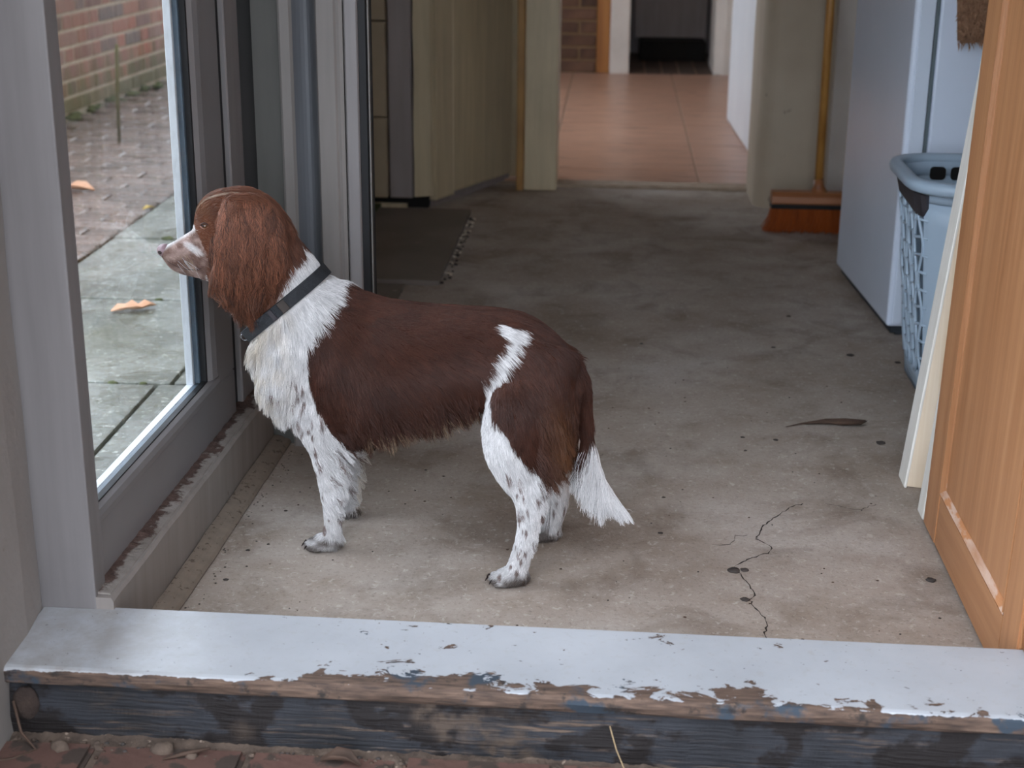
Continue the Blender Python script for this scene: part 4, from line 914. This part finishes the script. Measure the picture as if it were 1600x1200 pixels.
def coat(P):
    """fur colour of points on the dog (N,3) and a brown mask"""
    x, y, far = to_side(P); z = P[:, 2]; jx = x+vnoise(x, y, .055, 1.)*6; jy = y+vnoise(x, y, .055, 9.)*6
    ear = inpoly(x, y, [(345, 300), (425, 305), (455, 370), (450, 420), (420, 500), (350, 500), (322, 440), (328, 330)]) & (x < 460)
    br_ = inpoly(jx, jy, SADDLE) | inpoly(jx, jy, HEAD) | ear
    n1 = vnoise(x, y, .02, 4.); n2 = vnoise(x, y, .11, 7.)
    brown = C_BROWN*(.5+.5*np.clip(n1+.55, 0, 1))[:, None]+C_BROWN2*(.5-.5*np.clip(n1+.55, 0, 1))[:, None]
    g = np.clip(1-np.abs(x-868)/34, 0, 1)*np.clip((y-600)/90, 0, 1); brown = brown*(1-.75*g[:, None])+C_GINGER*(.75*g)[:, None]
    hd = np.clip((480-x)/30, 0, 1)*np.clip((500-y)/30, 0, 1); brown = brown*(1-.6*hd[:, None])+srgb(112, 70, 50)*(.6*hd)[:, None]
    bf = np.clip(1-np.hypot((x-318)/13, (y-326)/18), 0, 1); brown = brown*(1-.5*bf[:, None])+C_GINGER*(.5*bf)[:, None]
    white = np.repeat(C_WHITE[None], len(x), 0); cr = np.clip((470-x)/60, 0, 1)*np.clip((y-430)/40, 0, 1)*np.clip(.6+n2, 0, 1); white = white*(1-.7*cr[:, None])+C_CREAM*(.7*cr)[:, None]
    bel = np.clip((y-640)/40, 0, 1)*((x > 535) & (x < 745)); white = white*(1-.6*bel[:, None])+C_CREAM*(.6*bel)[:, None]
    # ticking on the legs and shoulder
    d = np.full(len(x), 9.)
    for (sx_, sy_), r_ in zip(SPOTS, SPR): d = np.minimum(d, np.hypot((x-sx_)*1.5, (y-sy_)*.62)/r_)
    tick = np.clip((1.15-d)*2.5, 0, 1)*.85; white = white*(1-tick[:, None])+srgb(92, 64, 54)*tick[:, None]
    # roan muzzle with white flashes
    muz = inpoly(x, y, [(240, 380), (262, 372), (300, 350), (309, 366), (318, 388), (326, 408), (318, 440), (240, 440)])
    ro = np.clip(.5+1.6*n2, 0, 1)[:, None]; roan = C_ROAN*ro+srgb(108, 83, 74)*(1-ro)
    fl_ = np.clip(1-np.hypot((x-301)/17, ((y-388)-(x-301)*.55)/7.5), 0, 1)**.5+np.clip(1-np.abs((y-360)-(300-x)*.62)/6., 0, 1)*(x < 312); fl_ = np.clip(fl_, 0, 1)[:, None]; roan = roan*(1-.85*fl_)+C_WHITE*.85*fl_
    col = np.where(br_[:, None], brown, white); col = np.where(muz[:, None], roan, col)
    mud = np.clip((.036-z)/.020, 0, 1)*(.75+.5*np.clip(n2*2, -1, 1)); mud = np.clip(mud, 0, .9)[:, None]; col = col*(1-mud)+C_MUD*mud
    pale_line = np.clip(1-np.abs(np.abs(P[:, 1]-yc(P[:, 0]))-.022)/.0035, 0, 1)*((x < 372) & (x > 300) & (y < 335)); col = col*(1-.45*pale_line[:, None])+C_CREAM*.45*pale_line[:, None]  # thin pale line on each side of the forehead
    return col, br_ & ~muz, ear
VC, _, _ = coat(BV)
at = body.color_attributes.new('coat', 'FLOAT_COLOR', 'POINT'); at.data.foreach_set('color', np.c_[VC, np.ones(nv)].astype(np.float32).ravel())
def mat_coat(name, rough, attr='coat', tint=1.0, spec=.25):
    t = NT(name); a = t.n('ShaderNodeAttribute'); a.attribute_name = attr; col = a.outputs['Color']
    if name == 'dog_skin': t.bump(t.noise(t.coord(), 260, 4, .7), .3, .002)
    t.l(t.mix(1.0, col, (tint, tint, tint, 1), 'MULTIPLY'), t.p.inputs['Base Color']); t.p.inputs['Roughness'].default_value = rough; t.p.inputs['Specular IOR Level'].default_value = spec; return t.m
dog = tag(empty('dog', (-.30, 2.46, 0)), 'brown and white spaniel standing and looking out through the glazed door', 'dog')
bo = link('body', body, mat_coat('dog_skin', .8, 'coat', .85, .1), dog, True)

# ---- coat: strands.  Control points: x, y, lay direction (dx, dy), length mm, lift, wave mm
CTRL = [(262, 392, .9, .4, 3, .15, 0), (285, 415, .7, .7, 5, .2, 0), (300, 372, .95, .2, 5, .15, 0), (318, 395, .8, .6, 7, .15, 0), (318, 330, .6, -.6, 9, .35, 0), (312, 352, .9, .2, 4, .1, 0), (335, 300, .9, -.3, 12, .2, .3), (370, 292, 1, 0, 16, .25, .6), (420, 310, .75, .65, 20, .25, .8), (455, 350, .45, .9, 22, .2, .8), (465, 400, .35, .9, 20, .2, .8),
    (480, 400, .7, .7, 24, .3, 1), (500, 425, .85, .5, 28, .45, 1), (525, 440, .95, .2, 30, .45, 1), (440, 450, .3, .9, 26, .25, 1), (400, 480, -.1, 1, 28, .3, 1.2), (395, 530, -.35, .95, 36, .55, 2), (420, 590, -.2, 1, 36, .5, 2.2), (455, 640, -.15, 1, 28, .45, 2), (460, 540, .15, 1, 28, .25, 1.2), (490, 500, .6, .8, 26, .25, 1.2), (475, 600, .05, 1, 18, .15, .6),
    (560, 470, .95, .3, 24, .12, .8), (540, 540, .75, .65, 26, .12, .8), (520, 620, .4, .9, 26, .15, 1), (650, 490, 1, .12, 22, .10, .6), (650, 560, .95, .35, 24, .10, .8), (630, 640, .75, .65, 34, .25, 2), (750, 490, 1, .12, 20, .10, .6), (730, 560, .95, .3, 22, .10, .8), (710, 630, .7, .7, 34, .28, 2.2), (560, 672, .45, .9, 34, .35, 2.4), (600, 668, .5, .85, 36, .4, 2.4), (670, 650, .5, .85, 36, .4, 2.4), (738, 630, .3, .95, 24, .25, 1.5),
    (800, 520, .8, .55, 20, .12, .5), (850, 540, .75, .65, 20, .12, .5), (900, 580, .35, .95, 24, .15, .8), (830, 610, .6, .8, 24, .12, 1), (770, 620, .3, .95, 20, .12, .8), (860, 660, .55, .85, 42, .35, 3), (885, 640, .2, 1, 36, .3, 2), (850, 715, .75, .65, 48, .4, 3.5), (870, 740, .5, .9, 50, .45, 3.5), (800, 700, .25, .95, 16, .12, .5), (775, 690, .15, 1, 12, .1, .3),
    (815, 770, .1, 1, 12, .12, .4), (845, 775, .5, .85, 16, .3, 1), (822, 830, -.1, 1, 9, .15, .4), (835, 850, .3, .95, 12, .3, 1), (810, 885, -.2, .95, 7, .2, .4), (780, 900, -.9, .4, 5, .15, .3), (800, 905, -.5, .8, 6, .15, .3), (830, 900, .3, .95, 8, .3, .6),
    (482, 680, -.05, 1, 10, .12, .3), (495, 750, .1, 1, 9, .12, .3), (510, 820, 0, 1, 10, .15, .5), (535, 690, .85, .5, 32, .4, 2.6), (535, 740, .85, .6, 28, .4, 2.6), (534, 790, .8, .7, 18, .4, 2), (534, 830, .6, .8, 18, .5, 2), (495, 850, -.8, .5, 5, .15, .3), (485, 858, -.8, .5, 5, .15, .3), (525, 855, .2, 1, 8, .3, .6), (560, 720, .9, .5, 22, .4, 2.4), (558, 770, .8, .6, 20, .5, 2.4),
    (905, 620, .1, 1, 26, .12, .8), (915, 670, .05, 1, 34, .15, 1), (921, 690, -.22, 1, 74, .10, 3), (928, 715, -.12, 1, 74, .10, 3), (938, 740, .05, 1, 62, .10, 3), (955, 770, .40, .92, 42, .10, 2), (975, 797, .65, .75, 24, .10, 1), (862, 770, .4, .9, 14, .2, .6), (862, 815, .1, 1, 10, .2, .6)]
CT = np.array(CTRL); CT[:, 2:4] /= np.linalg.norm(CT[:, 2:4], axis=1)[:, None]
def field(x, y):
    out = np.empty((len(x), 5))
    for a in range(0, len(x), 20000):
        d2 = (x[a:a+20000, None]-CT[None, :, 0])**2+(y[a:a+20000, None]-CT[None, :, 1])**2+16.; wt = d2**-1.6; wt /= wt.sum(1)[:, None]; out[a:a+20000] = wt @ CT[:, 2:7]
    return out
nf = len(body.polygons); body.calc_loop_triangles(); nt_ = len(body.loop_triangles); TI = np.empty(nt_*3, int); body.loop_triangles.foreach_get('vertices', TI); TI = TI.reshape(-1, 3)
VN = np.empty(nv*3); body.vertices.foreach_get('normal', VN); VN = VN.reshape(-1, 3)
A_, B_, C__ = BV[TI[:, 0]], BV[TI[:, 1]], BV[TI[:, 2]]; AR = np.linalg.norm(np.cross(B_-A_, C__-A_), axis=1)/2
def scatter(n, wts):
    pr = AR*wts; pr = pr/pr.sum(); k = RNG.choice(nt_, n, p=pr); r1, r2 = np.sqrt(RNG.random(n)), RNG.random(n); b0, b1, b2_ = 1-r1, r1*(1-r2), r1*r2
    P = A_[k]*b0[:, None]+B_[k]*b1[:, None]+C__[k]*b2_[:, None]; N_ = VN[TI[k, 0]]*b0[:, None]+VN[TI[k, 1]]*b1[:, None]+VN[TI[k, 2]]*b2_[:, None]
    return P, N_/np.linalg.norm(N_, axis=1)[:, None]
cen = (A_+B_+C__)/3; tx_, ty_, tfar = to_side(cen)
AXW = np.array([-.973, .23, 0])                     # towards the head
def strands(P, N_, D, L, lift, wave, npt, grav=.25, clump=0, cl_pull=.6, want=False, fr_=(.8, 1.5), free=False):
    n = len(P); D = D if free else D-N_*(D*N_).sum(1)[:, None]; D /= np.maximum(np.linalg.norm(D, axis=1), 1e-6)[:, None]; Bn = np.cross(N_, D); Bn /= np.maximum(np.linalg.norm(Bn, axis=1), .2)[:, None]; ph = RNG.uniform(0, 6.28, n); fq = RNG.uniform(fr_[0], fr_[1], n); idx = np.arange(n); out = np.empty((n, npt, 3)); lat = RNG.normal(0, .10, n)
    for i in range(npt):
        t = i/(npt-1)
        out[:, i] = P+L[:, None]*(D*t*np.cos(lift)[:, None]+N_*(np.sin(lift)*(t-.55*t*t))[:, None]+Bn*(lat*t)[:, None])+(np.array([0, 0, -1.])*grav*t*t)[None]*(L*np.sin(lift))[:, None]+Bn*(wave*np.sin(6.28*fq*t+ph)*t)[:, None]
    if clump:
        g = RNG.choice(n, clump, replace=False); idx = np.empty(n, int)
        for a in range(0, n, 4000): idx[a:a+4000] = ((P[a:a+4000, None]-P[g][None])**2).sum(2).argmin(1)
        G_ = out[g][idx]
        for i in range(1, npt):
            t = i/(npt-1); out[:, i] += (G_[:, i]-out[:, i])*(cl_pull*t**1.3)*RNG.uniform(.6, 1, n)[:, None]
    out[:, :, 2] = np.maximum(out[:, :, 2], .001); return (out, idx) if want else out
def lay(P, N_):
    x, y, far = to_side(P); f = field(x, y); D = -AXW[None]*f[:, 0:1]+np.array([0, 0, -1.])[None]*f[:, 1:2]
    return x, y, far, f, D
def curves(name, pts, rad, col, mat, tipfade=.15):
    n, k = pts.shape[:2]; cv = bpy.data.hair_curves.new(name); cv.add_curves([k]*n)
    cv.attributes['position'].data.foreach_set('vector', pts.astype(np.float32).ravel())
    ra = cv.attributes.get('radius') or cv.attributes.new('radius', 'FLOAT', 'POINT'); tt = np.linspace(0, 1, k); ra.data.foreach_set('value', (rad[:, None]*(1-(1-tipfade)*tt[None]**1.5)).astype(np.float32).ravel())
    ca = cv.attributes.new('coat', 'FLOAT_COLOR', 'POINT'); cc = np.ones((n, k, 4), np.float32); cc[:, :, :3] = col; ca.data.foreach_set('color', cc.ravel())
    o = bpy.data.objects.new(name, cv); COL.objects.link(o); cv.materials.append(mat); o.parent = dog; o.matrix_parent_inverse = Matrix.Translation(-dog.location); o['kind'] = 'stuff'; return o
CT_, CB_ = side(491, 436, 0), side(396, 515, 0); COLC = (CT_+CB_)/2; COLU = (CT_-CB_)/2; COLUN = COLU/np.linalg.norm(COLU); COLA = np.cross(COLUN, np.array([0, 1., 0])); COLA /= np.linalg.norm(COLA); COLA = -COLA if COLA[0] > 0 else COLA
def clear_collar(P, L):
    """fur on the head side of the collar stops short of it; none grows under it"""
    d = (P-COLC) @ COLA; near = np.linalg.norm(P-COLC, axis=1) < .13; L = np.where(near & (d > 0) & (d < .06), np.minimum(L, np.maximum(d-.011, .002)), L); return np.where(near & (np.abs(d) < .013), .0015, L)
FURM = mat_coat('dog_fur', .40, 'coat', 1.0, .26)
notear = ~((tx_ > 325) & (tx_ < 452) & (ty_ > 312) & inpoly(tx_, ty_, [(340, 308), (425, 308), (450, 350), (456, 400), (440, 438), (418, 468), (400, 492), (360, 492), (330, 462), (322, 400), (328, 330)]) & (np.abs(cen[:, 1]-yc(cen[:, 0])) > .054))
# 1 short coat everywhere
Wt = np.where(tfar, .35, 1.0)*np.where(notear, 1, .3); P, N_ = scatter(120000, Wt); x, y, far, f, D = lay(P, N_)
L = f[:, 2]/1000*RNG.uniform(.65, 1.15, len(P)); col, brn, ear = coat(P); L = np.where((x > 250) & (x < 322) & (y > 345) & (y < 440), np.minimum(L, .006), L)
L = clear_collar(P, L); pts, lock = strands(P, N_, D, L, f[:, 3]+RNG.normal(0, .06, len(P)), f[:, 4]/1000*.6, 5, .3, 2600, .32, True)
vary = (RNG.normal(1, .15, len(P))*np.where(brn, RNG.normal(1, .11, len(P))[lock], RNG.normal(1, .06, len(P))[lock])).clip(.5, 1.7)[:, None]; ccol = (col*vary)[:, None, :]*np.linspace(.88, 1.12, 5)[None, :, None]
curves('fur', pts, np.where(brn, .00042, .00038)*RNG.uniform(.7, 1.2, len(P)), ccol, FURM)
# 2 ear hair: long wavy locks
fe = ~notear; P, N_ = scatter(15000, np.where(fe, np.where(tfar, .3, 1.), 0)+1e-12); x, y, far, f, D = lay(P, N_)
lim = np.interp(x, [325, 332, 345, 365, 385, 400, 415, 430, 446, 456], [420, 440, 470, 490, 504, 496, 472, 450, 424, 400]); D = -AXW[None]*(.06+(386-x)/170*np.clip((y-380)/60, 0, 1)+(x-386)/420*np.clip((400-y)/60, 0, 1))[:, None]+np.array([0, 0, -1.])[None]*1.0
L = np.minimum(.030+.055*np.clip((y-310)/150, 0, 1), np.maximum(lim-y, 4)/900+.006)*RNG.uniform(.6, 1.12, len(P)); L = np.where(y > 425, L+RNG.choice([0, .020], len(P), p=[.72, .28]), L); N2 = N_*.7+np.array([0, -1., 0])[None]*np.where(far, -1, 1)[:, None]*.5; N2 /= np.linalg.norm(N2, axis=1)[:, None]
pts, lock = strands(P, N2, D, L, np.full(len(P), .30), 0.0046*RNG.uniform(.6, 1.3, len(P)), 11, .5, 190, .92, True, (1.4, 2.4))
lv = RNG.normal(1, .20, len(P)).clip(.55, 1.6)[lock]; col = np.repeat(srgb(102, 64, 47)[None], len(P), 0)*(lv*RNG.normal(1, .42, len(P)).clip(.25, 2.4))[:, None]; tipd = 1-.5*np.clip((y-405)/60, 0, 1); gr = np.linspace(0, 1, 11)
curves('ear_hair', pts, np.full(len(P), .00055), col[:, None, :]*(1+(tipd[:, None]-1)*gr[None])[:, :, None], FURM, .3)
# 3 feathering: breeches, belly, fore legs, chest, tail
def feather(name, sel, n, scale, clump, pull, rad=.00045, wv=1.2, npt=8, mixc=None, lift=None):
    P, N_ = scatter(n, np.where(sel, np.where(tfar, .5, 1.), 0)+1e-12); x, y, far, f, D = lay(P, N_); L = clear_collar(P, f[:, 2]/1000*scale*RNG.uniform(.55, 1.15, n))
    pts = strands(P, N_, D, L, f[:, 3]*1.0 if lift is None else np.full(n, lift), f[:, 4]/1000*wv*RNG.uniform(.5, 1.3, n), npt, .5, clump, pull, False, (.9, 1.7), True); col = coat(P)[0]
    if mixc is not None: col = col*(1-mixc[1])+mixc[0]*mixc[1]
    col = col*RNG.normal(1, .14, n).clip(.6, 1.5)[:, None]; curves(name, pts, np.full(n, rad), np.repeat(col[:, None, :], npt, 1), FURM, .3)
poly = lambda *p: inpoly(tx_, ty_, list(p))
feather('chest_hair', poly((360, 480), (420, 470), (450, 560), (470, 640), (440, 660), (380, 560)), 5200, 1.0, 260, .6)
backward = VN[TI[:, 0], 0] > .15
feather('leg_feather', poly((512, 672), (575, 672), (575, 862), (520, 862)) & backward, 3400, 1.0, 150, .8, .00045, 1.4)
feather('hock_feather', poly((832, 745), (862, 745), (850, 905), (822, 905)) & backward, 900, 1.0, 60, .7, .0004, 1.2)
feather('belly_fringe', poly((535, 640), (748, 610), (748, 668), (535, 702)) & (VN[TI[:, 0], 2] < -.1), 4200, .9, 200, .6, .00045, 1.4)
feather('belly_hair', poly((560, 640), (748, 600), (748, 668), (560, 702)) & (VN[TI[:, 0], 2] < -.75), 700, 1.0, 60, .45, .0004, 1.3, 8, (srgb(140, 118, 96), .8))
feather('breeches', poly((840, 620), (905, 600), (905, 740), (830, 765)) & (VN[TI[:, 0], 0] > 0), 5200, 1.05, 190, .7, .00048, 1.3)
feather('tail_feather', poly((900, 676), (945, 676), (995, 812), (915, 770)), 5600, 1.2, 210, .6, .00048, 1.2)
# ---- eyes, nose, mouth line, whiskers
M['eye'] = simple('amber_eye', (96, 62, 34), (60, 38, 22), .12, 60, bump=0, spec=.7); M['pinklid'] = simple('pink_lower_lid', (160, 118, 104), (140, 100, 88), .5, 40); M['lid'] = simple('dark_eyelid', (70, 44, 38), (56, 34, 30), .5, 40)
M['nose'] = simple('pinkish_nose', (142, 116, 122), (120, 94, 98), .32, 50, bump=.4, bscale=300, spec=.5); M['nostril'] = simple('nostril', (46, 30, 28), (34, 22, 20), .7, 40)
def ball(name, c, r3, m, parent, rotz=0.0):
    bm = bmesh.new(); bmesh.ops.create_uvsphere(bm, u_segments=18, v_segments=12, radius=1)
    R_ = Matrix.Rotation(rotz, 3, 'Z')
    for v in bm.verts: v.co = R_ @ Vector((v.co.x*r3[0], v.co.y*r3[1], v.co.z*r3[2]))+Vector(c)
    return finish(name, bm, m, parent, True)
from mathutils.bvhtree import BVHTree
bvh = BVHTree.FromPolygons([tuple(v) for v in BV], [tuple(int(i) for i in t) for t in TI])
def on_near(px, py):
    """point of the near flank met along the sight line of a side-view point"""
    d = ROT @ np.array([px-800., py-600., F_PX]); d /= np.linalg.norm(d); h = bvh.ray_cast(Vector(CAM), Vector(d)); return h[0], h[1]
for s_ in (1, -1):
    p, nn = on_near(319, 353)
    if s_ < 0: c = float(yc(p.x)); p = Vector((p.x, 2*c-p.y, p.z)); nn = Vector((nn.x, -nn.y, nn.z))
    e = ball('eye', p-nn*.0035, (.0062, .0062, .0058), M['eye'], dog); ball('pupil', p+nn*.0012+Vector((-.001, 0, 0)), (.0024, .0020, .0026), M['nostril'], e)
    for dz, nm in ((.0050, 'upper_lid'), (-.0046, 'lower_lid')):
        tube(nm, [p+Vector((-.0075+.015*k/8, 0, dz*math.sin(math.pi*k/8)))+nn*(.0010*math.sin(math.pi*k/8)-.0006) for k in range(9)], [.0006]+[.0013]*7+[.0006], M['lid'] if dz > 0 else M['pinklid'], e, 6)
nz = side(254, 391, 0); no = ball('nose', nz+np.array([.003, 0, 0]), (.0125, .0135, .0115), M['nose'], dog)
for s_ in (1, -1): ball('nostril', nz+np.array([-.001, -s_*.0105, -.001]), (.0045, .0034, .0034), M['nostril'], no, -s_*.5)
mp = [on_near(a, b_) for a, b_ in ((259, 405), (266, 411), (278, 417), (292, 421), (306, 422), (316, 419))]
if all(q[0] is not None for q in mp): tube('mouth_line', [q[0]-q[1]*.0004 for q in mp], .0011, M['lid'], dog, 6)
for k in range(14):
    q = on_near(275+RNG.uniform(0, 30), 404+RNG.uniform(-6, 12))
    if q[0] is not None: d = Vector((.6+RNG.uniform(-.3, .5), -.6, -.55+RNG.uniform(-.3, .2))).normalized(); tube('whisker', [q[0], q[0]+d*.014, q[0]+d*.026+Vector((.004, 0, -.003))], [.0002, .00018, .0001], M['straw'] if k % 2 else M['white'], dog, 4)
for q, ax in CLAWS:
    tube('claw', [q+np.array([0, 0, .002]), q+ax*.003+np.array([0, 0, -.001]), q+ax*.005+np.array([0, 0, -.005])], [.0018, .0014, .0005], M['nostril'], dog, 6)
# ---- collar
c, u_, un, axn = COLC, COLU, COLUN, COLA
vs, fs, n = [], [], 64
prof = [(-.011, 0), (-.0105, .003), (.0105, .003), (.011, 0), (.010, -.002), (-.010, -.002)]
ul, wl_ = np.linalg.norm(u_), .079
def hug_r(a):
    d = un*math.cos(a)+np.array([0, -1., 0])*math.sin(a); d /= np.linalg.norm(d); best = .03
    for off in (-.010, -.005, 0, .005, .010):
        h = bvh.ray_cast(Vector(c+axn*off+d*.16), Vector(-d)); best = max(best, .16-h[3]) if h[0] is not None and h[3] < .13 else best
    return d, best
_hr = [hug_r(2*math.pi*k/64) for k in range(64)]; _rr = np.array([q_[1] for q_ in _hr]); _rr = (np.roll(_rr, 1)+_rr+np.roll(_rr, -1))/3+.0035
def hug(a):
    k = int(round(a/(2*math.pi)*64)) % 64; return _hr[k][0]*_rr[k]
for k in range(n):
    a = 2*math.pi*k/n; rad_ = hug(a); rn = rad_/np.linalg.norm(rad_)
    for s_, d in prof: vs.append(c+rad_+rn*d+axn*(s_+.004*math.sin(a)))
m_ = len(prof)
for k in range(n):
    for i in range(m_): j = (i+1) % m_; k2 = (k+1) % n; fs.append((k*m_+i, k*m_+j, k2*m_+j, k2*m_+i))
me = mesh('collar', vs, fs); bm = bmesh.new(); bm.from_mesh(me); M['collar'] = simple('black_webbing', (44, 46, 50), (30, 32, 36), .7, 120, bump=.6, bscale=400)
colr = finish('collar', bm, M['collar'], dog); tag(colr, 'black webbing collar')
q = on_near(446, 471)
a = 2*math.pi*.20; 
for ang, nm, sz, mt in ((1.32, 'slider', (.0075, .0030, .010), M['stone']), (1.56, 'slider', (.004, .0030, .010), M['clip'])):
    rad_ = hug(ang); rn = rad_/np.linalg.norm(rad_); tg = np.cross(axn, rn); ctr = c+rad_+rn*.0035+axn*.004*math.sin(ang); bm = bmesh.new(); bmesh.ops.create_cube(bm, size=2)
    for v in bm.verts: v.co = Vector(ctr+tg*v.co.x*sz[0]+rn*v.co.y*sz[1]*.5+axn*v.co.z*sz[2])
    bmesh.ops.bevel(bm, geom=bm.edges[:], offset=.0008, segments=1, affect='EDGES'); finish(nm, bm, mt, colr)
ctr = c-un*(_rr[32]+.008); M['steel'] = simple('steel_ring', (176, 178, 182), (150, 152, 156), .25, 20, bump=0, metal=1.0)
tube('ring', [ctr+np.array([math.cos(t)*.007, -math.sin(t)*.004-.006, math.sin(t)*.007]) for t in np.linspace(0, 2*math.pi, 18)], .0013, M['steel'], colr, 6)
